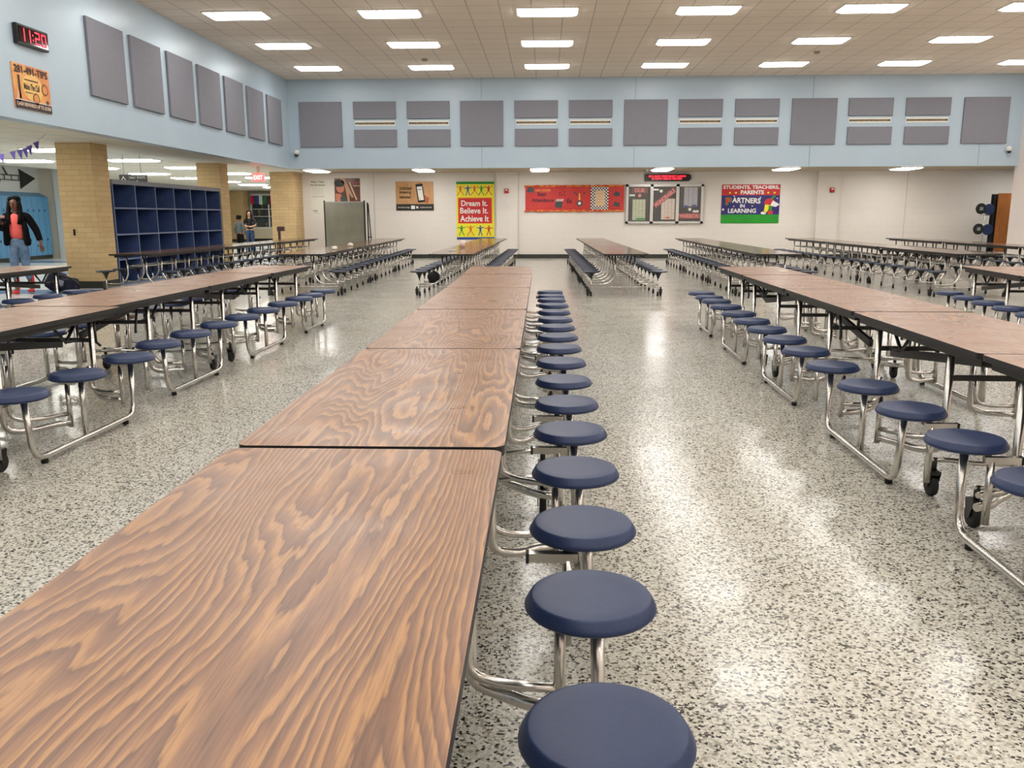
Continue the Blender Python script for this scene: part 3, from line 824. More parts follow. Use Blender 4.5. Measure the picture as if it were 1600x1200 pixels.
for i, (x, m) in enumerate(((0.14, ORG), (0.38, BLU), (0.60, ORG), (0.82, GRN), (1.06, REDP))): figure(f, x, 1.42, 0.32, m, i)
for i, (x, m) in enumerate(((0.16, GRN), (0.46, ORG), (0.78, BLU), (1.06, REDP))): figure(f, x, 0.13, 0.33, m, i+3 if i < 3 else 1)
tag(f.build('motivation_poster', (-2.94, Y0, 0.61)), 'tall yellow and red poster reading Dream It Believe It Achieve It', 'poster')
# red attendance board
RDB = m_noise('red_paper', srgb(206, 66, 62), srgb(196, 54, 54), 2, rough=0.7)
f = Flat(3.20, 0.80, RDB, 0.02)
gold = col('gold_paper', 240, 176, 80, 0.6); wine = col('wine_print', 96, 20, 34); slate = col('slate_print', 62, 70, 70)
f.text('OUR COURSE', 0.32, 0.62, 0.82, 0.69, gold, 2, 0.01); f.text('Best', 0.40, 0.47, 0.68, 0.60, wine, 2, 0.04); f.text('Attendance', 0.20, 0.28, 0.92, 0.41, wine, 2, 0.04)
f.poly([(0.04, 0.60), (0.26, 0.58), (0.28, 0.72), (0.10, 0.76)], slate, 2)
f.poly([(0.96, 0.12), (1.18, 0.08), (1.22, 0.30), (0.98, 0.34)], slate, 2)
for k in range(4): f.poly([(0.99+0.06*k, 0.30), (1.02+0.06*k, 0.30), (1.06+0.06*k, 0.38), (1.03+0.06*k, 0.38)], WP, 3)
for x, y in ((1.12, 0.58), (1.26, 0.60), (1.19, 0.52), (1.12, 0.50), (1.27, 0.50), (1.40, 0.40), (1.36, 0.32)): f.star(x, y, 0.035, wine, 2)
f.text('26', 1.34, 0.24, 1.52, 0.38, wine, 2, 0.03)
f.disc(1.76, 0.24, 0.10, slate, 2, 16); f.disc(1.76, 0.24, 0.05, WP, 3, 12); f.poly([(1.73, 0.34), (1.79, 0.34), (1.775, 0.56), (1.735, 0.56)], gold, 2)
for x, y in ((1.60, 0.58), (1.66, 0.52), (1.92, 0.56)): f.star(x, y, 0.05, col('teal_print', 60, 76, 70), 2)
for i in range(12):
    for j in range(16):
        x, y = 2.12+0.048*i, 0.02+0.048*j
        f.rect(x, y, x+0.048, y+0.048, (INK, WP)[(i+j) % 2], 2)
f.rect(2.27, 0.16, 2.57, 0.64, col('cream_paper', 226, 190, 150), 3)
for k in range(4): f.rect(2.32, 0.52-0.08*k, 2.52-0.05*(k % 2), 0.53-0.08*k, col('line_grey', 150, 148, 138), 4)
f.poly([(2.84, 0.48), (3.05, 0.46), (3.08, 0.56), (2.92, 0.62)], slate, 2); f.poly([(2.84, 0.16), (3.05, 0.12), (3.06, 0.24), (2.9, 0.30)], slate, 2)
board = thing('bulletin_board', 'red bulletin board with Best Attendance lettering and a curled orange border', 'bulletin board')
board.location = (-0.68, Y0, 1.53)
d = f.build('backing', (0, 0, 0), 'back', board)
GOLDP = m_noise('flame_paper', srgb(236, 150, 60), srgb(206, 60, 36), 9, rough=0.6)
random.seed(3)
for nm, yy, n in (('upper_border', 0.79, 12), ('lower_border', 0.0, 11)):
    bm = bmesh.new(); x = -0.02
    while x < 3.2:
        L = min(random.uniform(0.18, 0.42), 3.20-x); r = random.uniform(0.022, 0.034)
        q = random.uniform(-0.018, 0.018)
        tube(bm, [(x-0.01, -0.045, yy+q), (x+L*0.5, -0.05, yy-q*0.5), (x+L, -0.045, yy+q*0.6)], r, 8)
        x += L
    new_obj(nm, bm, GOLDP, board)
# display case
t = thing('display_case', 'silver framed three-door display case with black backing and paper charts', 'display case')
t.location = (2.58, YW, 1.12)
AL = mat('brushed_aluminium', srgb(200, 198, 192), 0.35, 0.4)
bm = bmesh.new(); Wc, Hc, D = 2.49, 1.24, 0.09
for x0, x1, z0, z1 in ((0, Wc, 0, 0.07), (0, Wc, Hc-0.07, Hc), (0, 0.08, 0, Hc), (Wc-0.08, Wc, 0, Hc), (0.83-0.05, 0.83+0.05, 0, Hc), (1.66-0.05, 1.66+0.05, 0, Hc)):
    box(bm, x0, -D, z0, x1, -0.003, z1)
new_obj('frame', bm, AL, t)
f = Flat(Wc-0.1, Hc-0.1, m_noise('black_backing', srgb(36, 38, 36), srgb(44, 46, 44), 5, rough=0.7), 0.008)
pap = [m_noise('chart_paper', srgb(206, 206, 176), srgb(176, 186, 150), 30, rough=0.6), m_noise('chart_paper2', srgb(222, 206, 190), srgb(206, 190, 172), 30, rough=0.6), m_noise('chart_paper3', srgb(184, 184, 190), srgb(170, 170, 184), 30, rough=0.6)]
PNK = col('pink_print', 222, 126, 122)
def charts(x, y, w, h, m, n):
    for k in range(n):
        f.rect(x+w*k/n, y, x+w*(k+0.94)/n, y+h, m, 2)
        for q in range(9): f.rect(x+w*(k+0.1)/n, y+h*(q+0.5)/9, x+w*(k+0.84)/n, y+h*(q+0.5)/9+0.008, col('line_grey', 150, 148, 138), 3)
charts(0.17, 0.06, 0.42, 0.66, pap[0], 4); f.rect(0.30, 0.07, 0.58, 0.13, GRN, 4)
f.text('OUR', 0.22, 0.94, 0.56, 1.07, PNK, 3, 0.04); f.rect(0.14, 0.92, 0.66, 1.09, col('wine_red', 120, 40, 44), 2); f.rect(0.06, 0.82, 0.24, 0.88, WP, 2); f.disc(0.39, 0.84, 0.055, PNK, 2)
charts(1.10, 0.08, 0.44, 0.66, pap[1], 4); f.rect(1.24, 0.11, 1.38, 0.16, ORG, 4)
f.text('HONORABLE', 0.80, 0.70, 1.60, 0.84, PNK, 4, 0.05, rot=math.radians(39)); 
cx, cy, rr = 1.20, 0.77, math.radians(39)
f.poly([(cx+a*math.cos(rr)-b*math.sin(rr), cy+a*math.sin(rr)+b*math.cos(rr)) for a, b in ((-0.43, -0.085), (0.43, -0.085), (0.43, 0.085), (-0.43, 0.085))], col('wine_red', 120, 40, 44), 3)
f.rect(0.84, 1.00, 1.00, 1.05, WP, 2); f.disc(1.08, 0.98, 0.05, WP, 2)
charts(1.82, 0.50, 0.44, 0.60, pap[2], 3); f.rect(1.80, 0.46, 1.94, 0.53, BLU, 4); f.rect(2.08, 0.48, 2.22, 0.55, BLU, 4)
f.disc(2.02, 0.40, 0.05, WP, 3); f.rect(2.12, 0.30, 2.31, 0.37, WP, 2)
f.rect(1.66, 0.10, 2.37, 0.28, col('wine_red', 120, 40, 44), 2); f.text('WARRIORS', 1.67, 0.12, 2.36, 0.26, PNK, 3, 0.05)
f.build('backing', (0.05, -0.02, 0.05), 'back', t)
for k in range(3):
    o = new_obj('door', bx(0.08+0.83*k if k else 0.08, -0.062, 0.07, 0.78+0.83*k, -0.058, Hc-0.07), MAT.get('case_glass') or mat('case_glass', (0.9, 0.95, 0.95, 1), 0.03), t)
_g = MAT['case_glass'].node_tree
_tr = _g.nodes.new('ShaderNodeBsdfTransparent'); _gl = _g.nodes.new('ShaderNodeBsdfGlossy'); _mx = _g.nodes.new('ShaderNodeMixShader')
_gl.inputs['Roughness'].default_value = 0.03; _mx.inputs[0].default_value = 0.06
_g.links.new(_tr.outputs[0], _mx.inputs[1]); _g.links.new(_gl.outputs[0], _mx.inputs[2])
_g.links.new(_mx.outputs[0], _g.nodes['Material Output'].inputs['Surface'])
# scrolling sign
t = thing('message_sign', 'long black electronic sign with two lines of red text above the display case', 'electronic sign')
t.location = (3.17, YW, 2.465)
new_obj('case', bx(0, -0.12, 0, 1.42, -0.003, 0.22, bev=0.01), BLK, t)
f = Flat(1.3, 0.18, col('sign_face', 30, 2, 6), 0.004)
f.text('GO LOOK EVERYBODY LUNCH', 0.05, 0.095, 1.24, 0.16, RED, 1, 0.02); f.text('IS NOW BEING SERVED', 0.16, 0.02, 1.12, 0.08, RED, 1, 0.02)
f.build('screen', (0.06, -0.12, 0.02), 'back', t)
new_obj('bracket', bx(1.42, -0.10, 0.05, 1.47, -0.03, 0.19), BLK, t)
# partners banner
f = Flat(1.86, 1.23, REDP, 0.01)
NAV = m_noise('night_print', srgb(30, 26, 96), srgb(44, 34, 116), 3, rough=0.4)
f.rect(0, 0.28, 1.86, 0.89, NAV, 1); f.rect(0, 0, 1.86, 0.28, m_noise('grass_print', srgb(20, 150, 30), srgb(16, 136, 26), 2, rough=0.4), 1)
f.text('STUDENTS, TEACHERS,', 0.04, 1.07, 1.82, 1.20, WP, 2, 0.04); f.text('PARENTS', 0.60, 0.92, 1.34, 1.05, WP, 2, 0.04)
f.text('P', 0.12, 0.58, 0.34, 0.83, GRN, 2, 0.09); f.text('P', 0.14, 0.60, 0.32, 0.81, REDP, 3, 0.03)
f.text('ARTNERS', 0.34, 0.64, 1.25, 0.81, WP, 2, 0.03, rot=-0.03); f.text('IN', 0.60, 0.50, 0.75, 0.61, WP, 2, 0.03); f.text('LEARNING', 0.22, 0.33, 1.12, 0.47, WP, 2, 0.03)
f.star(0.06, 0.44, 0.055, WP, 2)
for x, y in ((0.40, 0.54), (0.99, 0.55), (0.4, 0.86), (1.78, 0.79), (1.24, 0.82)): f.star(x, y, 0.03, WP, 2)
for x in (0.26, 0.45, 1.48, 1.68): f.disc(x, 0.97, 0.03, YEL, 2)
f.disc(1.54, 0.66, 0.17, REDP, 2, 20, 0.8); f.poly([(1.56, 0.78), (1.66, 0.88), (1.74, 0.86), (1.62, 0.76)], GRN, 3)
f.poly([(1.36, 0.34), (1.46, 0.34), (1.58, 0.58), (1.40, 0.60)], YEL, 3); f.disc(1.36, 0.33, 0.09, WP, 3, 12, 0.5); f.poly([(1.56, 0.56), (1.64, 0.72), (1.76, 0.66), (1.86, 0.60), (1.74, 0.52)], WP, 3)
f.rect(1.52, 0.40, 1.62, 0.56, GRN, 3); f.rect(1.50, 0.29, 1.66, 0.40, REDP, 3)
tag(f.build('partners_banner', (5.66, Y0, 1.12)), 'red, navy and green banner reading Students Teachers Parents Partners in Learning', 'banner')
# fire alarm devices
for x, l in ((-1.36, 'small red fire alarm device on the pilaster beside the yellow poster'), (9.05, 'small red fire alarm device on the right pilaster')):
    t = thing('fire_alarm', l, 'fire alarm'); t.location = (x, YW-0.12, 2.09)
    new_obj('body', bx(0, -0.06, 0, 0.14, -0.002, 0.15, bev=0.008), col('alarm_red', 186, 34, 30, 0.35), t)
    new_obj('strobe', bx(0.03, -0.075, 0.085, 0.11, -0.06, 0.125), WHITE, t)
f = Flat(0.24, 0.26, col('note_paper', 222, 220, 214), 0.003)
for k in range(3): f.rect(0.03, 0.06+0.07*k, 0.2-0.04*k, 0.065+0.07*k, col('line_grey', 150, 148, 138))
tag(f.build('paper_note', (-1.42, YW-0.122, 1.62)), 'small white paper note below the fire alarm beside the yellow poster', 'paper')
# cameras
for x, l in ((-7.38, 'small white security camera in the left corner of the blue wall'), (13.2, 'small white security camera in the right corner of the blue wall')):
    t = thing('security_camera', l, 'security camera'); t.location = (x, YB, 3.22)
    bm = bmesh.new(); lathe(bm, [(0, -0.14), (0.05, -0.14), (0.075, -0.10), (0.08, -0.05), (0.08, -0.002), (0, -0.002)], 14, axis='Y'); new_obj('housing', bm, WHITE, t)
    bm = bmesh.new(); lathe(bm, [(0, -0.06), (0.03, -0.055), (0.055, -0.03), (0.062, 0.0), (0, 0.0)], 14, (0, -0.09, -0.06)); new_obj('dome', bm, mat('smoked_dome', srgb(30, 30, 32), 0.1), t)
for (x, y, z, l) in ((-3.1, 22.5, ZC, 'round smoke detector on the ceiling, left one'), (6.55, 22.0, ZC, 'round smoke detector on the ceiling, right one'), (-0.95+4.0, 26.9, ZS, 'small round sensor under the soffit near the red sign')):
    bm = bmesh.new(); lathe(bm, [(0, 0), (0.08, 0), (0.08, -0.02), (0.06, -0.05), (0, -0.055)], 16)
    o = new_obj('smoke_detector', bm, mat('detector_plastic', srgb(150, 140, 126), 0.5), None, (x, y, z)); tag(o, l, 'smoke detector')
# grey rolling board
t = thing('rolling_board', 'grey rolling display board on a dark frame in front of the back wall', 'rolling board')
t.location = (-7.03, 27.05, 0)
new_obj('panel', bx(0.04, -0.02, 0.35, 1.27, 0.02, 1.80), m_noise('grey_board', srgb(122, 120, 104), srgb(112, 110, 95), 3, rough=0.6), t)
for x in (0.0, 1.27):
    new_obj('post', bx(x, -0.025, 0.10, x+0.04, 0.025, 1.86), BLK, t)
    bm = bx(x, -0.30, 0.055, x+0.04, 0.30, 0.10); foot = new_obj('foot', bm, BLK, t)
    for yy in (-0.27, 0.27):
        bm = bmesh.new(); lathe(bm, [(0, -0.012), (0.028, -0.012), (0.028, 0.012), (0, 0.012)], 12, (x+0.02, yy, 0.028), axis='X'); new_obj('caster', bm, RUB, foot)
new_obj('rail', bx(0.04, -0.02, 1.80, 1.27, 0.02, 1.83), GREY, t)
t2 = thing('folded_easel', 'thin black folded easel leaning beside the grey rolling board', 'easel')
t2.location = (-5.66, 27.15, 0)
bm = bmesh.new(); tube(bm, [(0, 0, 0.0), (-0.03, 0.12, 1.80)], 0.022, 6); new_obj('leg', bm, BLK, t2)
bm = bmesh.new(); tube(bm, [(0.12, 0, 0.0), (0.0, 0.10, 1.76)], 0.018, 6); new_obj('leg', bm, BLK, t2)
new_obj('shelf', bx(-0.03, 0.0, 0.7, 0.10, 0.08, 0.73), BLK, t2)
# ------------------------------------------------------------------ folded table in the alcove
t = thing('folded_stool_table', 'stool table folded upright beside the right wall corner, wood side outward', 'table')
t.location = (13.80, 27.0, 0)
new_obj('tabletop', bx(0.0, 0, 0.25, 0.76, 0.028, 2.02, bev=0.004), m_noise('amber_laminate', srgb(172, 108, 52), srgb(150, 90, 42), 3, rough=0.35, stretch=(8, 1, 0.6), detail=4), t)
new_obj('tabletop', bx(-0.14, 0.10, 0.25, 0.70, 0.13, 2.0), EDGE, t)
bm = bmesh.new(); box(bm, -0.10, 0.028, 0.3, -0.04, 0.10, 1.95); box(bm, -0.10, 0.028, 0.3, 0.6, 0.06, 0.36); new_obj('frame', bm, BLK, t)
for x, z, m in ((-0.50, 1.56, 0), (-0.24, 1.54, 1), (-0.52, 0.95, 0), (-0.22, 0.93, 1)):
    bm = bmesh.new(); lathe(bm, SEAT_PROF, 28)
    st = new_obj('seat', bm, SEAT if m else RUB, t, (x, 0.06 if m else -0.06, z)); st.rotation_euler = (math.pi/2 if m else -math.pi/2, 0, 0)
    if m: st.location.y = 0.02
    if not m:
        new_obj('bracket', bx(-0.05, -0.05, -0.012, 0.05, 0.05, 0.0), GREY, st)
bm = bmesh.new(); tube(bm, [(-0.37, 0.0, 0.05), (-0.35, 0.0, 1.5)], 0.014, 8); new_obj('leg', bm, CHROME, t)
bm = bmesh.new(); tube(bm, [(-0.50, 0.0, 1.36), (-0.1, 0.03, 1.36)], 0.012, 8); new_obj('crossbar', bm, CHROME, t)
bm = bmesh.new(); tube(bm, [(-0.50, 0.0, 0.95), (-0.1, 0.03, 0.95)], 0.012, 8); new_obj('crossbar', bm, CHROME, t)
new_obj('base', bx(-0.30, -0.2, 0.07, 0.72, 0.25, 0.12), BLK, t)
for x in (-0.25, 0.66):
    bm = bmesh.new(); lathe(bm, [(0, -0.015), (0.04, -0.015), (0.04, 0.015), (0, 0.015)], 14, (x, 0.0, 0.04), axis='X'); new_obj('caster', bm, RUB, t)
# ------------------------------------------------------------------ blue cubbies
CUB = m_noise('cubby_blue', srgb(72, 92, 138), srgb(62, 82, 128), 4, rough=0.5); CUBE = mat('cubby_edge', srgb(112, 124, 150), 0.5); CUBT = mat('cubby_top', srgb(118, 122, 128), 0.5)
t = thing('cubby_shelf', 'long blue open cubby unit between the first two brick pillars', 'cubby shelf')
t.location = (-9.20, 16.95, 0)
LC, DC = 5.68, 0.55
new_obj('back', bx(-0.02, 0, 0, 0.0, LC, 2.04), CUB, t)
zs = [0.0, 0.50, 1.0, 1.53]
for i in range(7):
    y = (LC-0.03)*i/6
    o = new_obj('divider', bx(0, y, 0, DC-0.004, y+0.03, 2.02), CUB, t)
    new_obj('edge', bx(DC-0.004, y, 0, DC, y+0.03, 2.02), CUBE, o)
for z in zs:
    o = new_obj('shelf', bx(0.001, 0.001, z+0.001, DC-0.002, LC-0.001, z+0.03), CUB, t)
    new_obj('edge', bx(DC-0.002, 0.001, z+0.001, DC+0.003, LC-0.001, z+0.032), CUBE, o)
new_obj('top', bx(-0.02, -0.01, 2.02, DC+0.01, LC+0.01, 2.11), CUBT, t)
# ------------------------------------------------------------------ lockers
LOC = m_noise('locker_blue', srgb(92, 152, 194), srgb(84, 142, 186), 2, rough=0.4); LOCD = mat('locker_dark', srgb(24, 40, 60), 0.5)
for i in range(24):
    y = 28.0-0.31*i
    t = thing('locker', 'pale blue hallway locker, %s' % ('at the end of the bank, behind the walking person' if i == 0 else 'number %d from the far end of the bank' % (i+1)), 'locker', group='pale blue lockers in the hallway')
    t['label'] = 'tall pale blue hallway locker in the bank behind the walking person'
    t.location = (-16.97, y, 0)
    bm = bmesh.new(); box(bm, 0, 0, 0.12, 0.28, 0.307, 2.02)
    vs = [bm.verts.new(p) for p in ((0, 0, 2.02), (0.28, 0, 2.02), (0.28, 0.307, 2.02), (0, 0.307, 2.02), (0, 0, 2.16), (0, 0.307, 2.16))]
    for q in ((0, 1, 4), (3, 5, 2), (1, 2, 5, 4), (0, 4, 5, 3), (0, 3, 2, 1)): bm.faces.new([vs[k] for k in q])
    new_obj('body', bm, LOC, t)
    new_obj('base', bx(0, 0, 0, 0.26, 0.307, 0.12), BASEM, t)
    for z0, z1 in ((0.14, 1.06), (1.08, 2.0)):
        d = new_obj('door', bx(0.28, 0.006, z0, 0.292, 0.301, z1), LOC, t)
        new_obj('handle', bx(0.292, 0.04, (z0+z1)/2, 0.305, 0.075, (z0+z1)/2+0.07), LOCD, d)
        for k in range(3):
            pass
# arrow sign on the wall above the lockers, as a thin board cut to an arrow
bm = bmesh.new()
def prism(bm, pts, t0, t1):
    a = [bm.verts.new((t0, y, z)) for y, z in pts]; b = [bm.verts.new((t1, y, z)) for y, z in pts]
    bm.faces.new(b); bm.faces.new(a[::-1])
    for i in range(len(pts)):
        j = (i+1) % len(pts); bm.faces.new((a[i], a[j], b[j], b[i]))
t = thing('arrow_sign', 'black outlined arrow sign pointing right on the wall above the lockers', 'sign')
t.location = (-16.96, 25.72, 2.46)
bm = bmesh.new(); prism(bm, [(1.60, 0.42), (2.45, 0.16), (1.60, -0.20), (1.64, 0.06), (1.64, 0.20)], 0.0, 0.02); new_obj('arrowhead', bm, BLK, t)
bm = bmesh.new(); box(bm, 0.0, -0.2, 0.20, 0.02, 1.64, 0.225); box(bm, 0, -0.2, 0.05, 0.02, 1.64, 0.075)
for k in range(5): box(bm, 0.0, 0.1+0.36*k, 0.06, 0.02, 0.112+0.36*k, 0.22)
new_obj('shaft', bm, BLK, t)
bm = bmesh.new(); prism(bm, [(0.75, 0.45), (0.82, 0.45), (1.0, 0.22), (0.95, 0.22)], 0, 0.02); new_obj('fletching', bm, BLK, t)
bm = bmesh.new(); prism(bm, [(0.55, 0.06), (0.62, 0.06), (0.46, -0.22), (0.38, -0.2)], 0, 0.02); new_obj('fletching', bm, BLK, t)
f = Flat(0.3, 1.1, col('doodle_paper', 216, 208, 190), 0.004)
for k, (x, y, m) in enumerate(((0.1, 0.95, INK), (0.2, 0.80, INK), (0.15, 0.7, wine), (0.1, 0.35, wine), (0.2, 0.28, BLU), (0.16, 0.18, wine))): f.disc(x, y, 0.04, m, 1, 7)
tag(f.build('doodle_sheet', (-15.75, 28.398, 1.15)), 'pale sheet with small dark drawings on the cream hallway wall', 'paper')
# bunting
t = thing('pennant_bunting', 'string of small purple pennants hanging across the hallway', 'bunting')
P = [Vector(p) for p in ((-8.52, 14.6, 2.752), (-8.94, 15.0, 2.665), (-9.07, 15.0, 2.60), (-9.15, 15.0, 2.555), (-9.25, 15.0, 2.53), (-9.38, 15.0, 2.51), (-9.59, 15.0, 2.465), (-10.2, 15.2, 2.45), (-11.4, 15.5, 2.52), (-12.8, 15.8, 2.75))]
bm = bmesh.new(); tube(bm, P, 0.004, 5); new_obj('string', bm, mat('string', srgb(150, 150, 140), 0.7), t)
PUR = mat('purple_cloth', srgb(62, 44, 128), 0.7)
for i in (1, 2, 3, 4, 5, 6, 7, 8):
    p = P[i]; s = Vector((0.055, 0, 0.012))
    n = Vector((0, 0.002, 0)); tip = p + Vector((0.022, 0, -0.165))
    q = [p-s, p+s, tip]
    bm = bmesh.new()
    a = [bm.verts.new(v+n) for v in q]; b = [bm.verts.new(v-n) for v in q]
    bm.faces.new(a); bm.faces.new(b[::-1])
    for j in range(3): bm.faces.new((a[j], b[j], b[(j+1) % 3], a[(j+1) % 3]))
    new_obj('pennant', bm, PUR, t)
# hanging signs in the hall
t = thing('restroom_sign', 'black hanging direction sign above the blue cubbies', 'sign'); t.location = (-9.80, 19.6, 2.13)
f = Flat(0.42, 0.19, BLK, 0.03); f.text('REST', 0.03, 0.10, 0.17, 0.15, WP, 1); f.text('ROOMS', 0.2, 0.10, 0.39, 0.16, WP, 1); f.rect(0.18, 0.03, 0.21, 0.06, WP, 1)
f.build('panel', (0.22, 0, 0), 'back', t)
f = Flat(0.2, 0.19, BLK, 0.03); f.poly([(0.03, 0.04), (0.1, 0.16), (0.17, 0.04), (0.15, 0.04), (0.1, 0.13), (0.05, 0.04)], WP, 1); f.build('panel', (0, 0, 0), 'back', t)
bm = bmesh.new(); tube(bm, [(0.1, 0, 0.19), (0.1, 0, ZS-2.13)], 0.006, 5); new_obj('rod', bm, GREY, t)
bm = bmesh.new(); tube(bm, [(0.5, 0, 0.19), (0.5, 0, ZS-2.13)], 0.006, 5); new_obj('rod', bm, GREY, t)
t = thing('exit_sign', 'glowing red exit sign hanging between the second and third brick pillars', 'exit sign'); t.location = (-8.28, 24.2, 2.34)
EX = mat('exit_glow', srgb(230, 60, 60), 0.4, emit=(1.0, 0.10, 0.10, 1), es=2.6)
f = Flat(0.34, 0.22, EX, 0.04); f.text('EXIT', 0.04, 0.05, 0.30, 0.17, mat('exit_letter', srgb(255, 190, 180), 0.4, emit=(1, 0.45, 0.4, 1), es=3), 1, 0.03)
f.build('face', (0, 0, 0), 'back', t)
new_obj('mount', bx(0.13, 0.0, 0.22, 0.21, 0.03, ZS-2.34), WHITE, t)
# slot on the first pillar
o = new_obj('wall_plate', bx(-9.13, 16.235, 1.02, -9.10, 16.249, 1.14), BLK); tag(o, 'thin black vertical plate on the first brick pillar', 'wall plate')
t = thing('floor_stand', 'dark stand with a square head in front of the third brick pillar', 'stand'); t.location = (-8.36, 26.6, 0)
new_obj('pole', bx(-0.035, -0.03, 0.03, 0.035, 0.03, 1.0), col('maroon', 58, 24, 26), t); new_obj('head', bx(-0.05, -0.06, 0.92, 0.16, 0.06, 1.06), col('maroon', 58, 24, 26), t)
bm = bmesh.new(); lathe(bm, [(0, 0), (0.15, 0), (0.14, 0.03), (0, 0.03)], 18); new_obj('base', bm, BLK, t)
# ------------------------------------------------------------------ far end of the corridor
t = thing('trophy_case', 'glass trophy window with flags and shelves at the far end of the corridor', 'display case'); t.location = (-16.45, 47.9, 0)
WC = 3.0
bm = bmesh.new()
for x in (0, 1.0, 2.0, WC-0.06): box(bm, x, -0.5, 0.75, x+0.06, -0.44, 2.55)
box(bm, 0, -0.5, 0.70, WC, 0, 0.78); box(bm, 0, -0.5, 2.5, WC, 0, 2.6)
new_obj('frame', bm, WHITE, t)
new_obj('back', bx(0.0, -0.06, 0.78, WC, -0.02, 2.5), m_noise('case_back', srgb(70, 78, 84), srgb(90, 98, 104), 3, rough=0.7), t)
new_obj('base', bx(-0.02, -0.55, 0.15, WC, 0, 0.70), mat('bench_cream', srgb(214, 204, 178), 0.5), t)
new_obj('plinth', bx(0, -0.52, 0.0, WC, 0, 0.15), BLK, t)
for z in (1.35, 1.75):
    new_obj('shelf', bx(0.06, -0.42, z, WC-0.06, -0.08, z+0.03), WHITE, t)
fc = [col('flag_red', 190, 40, 50), col('flag_blue', 40, 70, 150), col('flag_white', 220, 220, 220), col('flag_green', 40, 120, 70), col('flag_maroon', 100, 30, 50)]
new_obj('rod', bx(0.0, -0.60, 2.50, WC, -0.58, 2.52), WHITE, t)
for k in range(12):
    new_obj('flag', bx(0.06+0.24*k, -0.60, 2.02, 0.25+0.24*k, -0.585, 2.5), fc[k % 5], t)
rnd = random.Random(11)
for k in range(14):
    bm = bmesh.new(); h = rnd.uniform(0.18, 0.34); r = rnd.uniform(0.05, 0.09)
    lathe(bm, [(0, 0), (r, 0), (r*0.8, h*0.2), (r*0.25, h*0.35), (r*0.3, h*0.5), (r, h*0.8), (r*0.9, h), (0, h)], 10)
    new_obj('trophy', bm, mat('trophy_gold', srgb(170, 150, 90), 0.3, 0.8), t, (0.2+0.19*k, -0.25, (0.78, 1.38, 1.78)[k % 3]))
# ------------------------------------------------------------------ litter and bags
def crumple(name, label, cat, loc, s, m):
    bm = bmesh.new(); bmesh.ops.create_icosphere(bm, subdivisions=2, radius=1)
    rnd = random.Random(len(label))
    for v in bm.verts:
        v.co *= rnd.uniform(0.7, 1.1); v.co = Vector((v.co.x*s[0], v.co.y*s[1], max(v.co.z*s[2]+s[2]*0.7, 0)))
    return tag(new_obj(name, bm, m, None, loc), label, cat)
PAPER = mat('white_tissue', srgb(236, 230, 214), 0.8)
crumple('crumpled_napkin', 'crumpled cream napkin on the near corner of the left far-block table', 'napkin', (-4.10, 15.25+1.2, 0.737), (0.06, 0.05, 0.045), PAPER)
crumple('crumpled_napkin', 'small white folded napkin farther along the left far-block table', 'napkin', (-4.22, 18.3, 0.737), (0.07, 0.035, 0.05), PAPER)
crumple('white_patch', 'small white scrap of paper on the right wood-grain table', 'paper', (2.75, 10.0, 0.737), (0.07, 0.05, 0.006), PAPER)  # thin white patch lying on the tabletop
t = thing('paper_cup', 'white paper cup on the table before the yellow poster', 'cup'); t.location = (-1.72, 17.6, 0.737)
bm = bmesh.new(); lathe(bm, [(0, 0), (0.045, 0), (0.06, 0.15), (0.054, 0.15), (0.042, 0.01), (0, 0.01)], 18); new_obj('body', bm, mat('cup_pink', srgb(236, 214, 206), 0.6), t)
bm = bmesh.new(); lathe(bm, [(0, 0), (0.055, 0), (0.075, 0.012), (0.07, 0.014), (0.05, 0.004), (0, 0.004)], 18); o = new_obj('paper_plate', bm, PAPER, None, (-1.74, 15.9, 0.737)); tag(o, 'small white paper plate lying in front of the paper cup', 'plate')
# backpacks
def lump(bm, c, s, seed, n=3, flat=True):
    r = bmesh.ops.create_icosphere(bm, subdivisions=n, radius=1)
    rnd = random.Random(seed); ph = [rnd.uniform(0, 6) for _ in range(6)]
    for v in r['verts']:
        x, y, z = v.co
        k = 1+0.10*math.sin(3*x+ph[0])*math.sin(4*y+ph[1])+0.08*math.sin(5*z+ph[2])
        p = Vector((x, y, z))*k
        m = max(abs(x), abs(y), abs(z)); p = p*(0.75+0.25/m)
        v.co = Vector((c[0]+p.x*s[0], c[1]+p.y*s[1], max(c[2]+p.z*s[2], 0.005) if flat else c[2]+p.z*s[2]))
    for f in bm.faces: f.smooth = True
DN = m_noise('dark_navy_cloth', srgb(26, 28, 48), srgb(34, 36, 58), 20, rough=0.8)
t = thing('backpack', 'dark navy backpack lying on the hallway floor beside the first brick pillar', 'backpack', (-9.12, 15.64, 0))
bm = bmesh.new(); lump(bm, (-0.08, 0, 0.17), (0.22, 0.18, 0.19), 3); new_obj('body', bm, DN, t)
bm = bmesh.new(); lump(bm, (0.18, -0.02, 0.12), (0.15, 0.16, 0.13), 5); new_obj('front_pocket', bm, DN, t)
bm = bmesh.new(); tube(bm, [(-0.05, -0.12, 0.32), (0.12, -0.17, 0.30), (0.30, -0.17, 0.25), (0.40, -0.1, 0.12), (0.36, -0.1, 0.03)], 0.018, 6, 0.05); new_obj('strap', bm, BLK, t)
o = new_obj('logo_patch', bx(-0.0, -0.195, 0.14, 0.09, -0.185, 0.24), mat('patch_grey', srgb(150, 156, 170), 0.5), t); o.rotation_euler = (0, 0.3, 0)
t = thing('black_bag', 'black bag resting on the stool bar under the table before the yellow poster', 'bag', (-2.00, 14.975, 0))
bm = bmesh.new(); lump(bm, (0.0, 0.14, 0.30), (0.10, 0.13, 0.12), 8, flat=False); new_obj('body', bm, mat('black_cloth', srgb(16, 16, 18), 0.8), t)
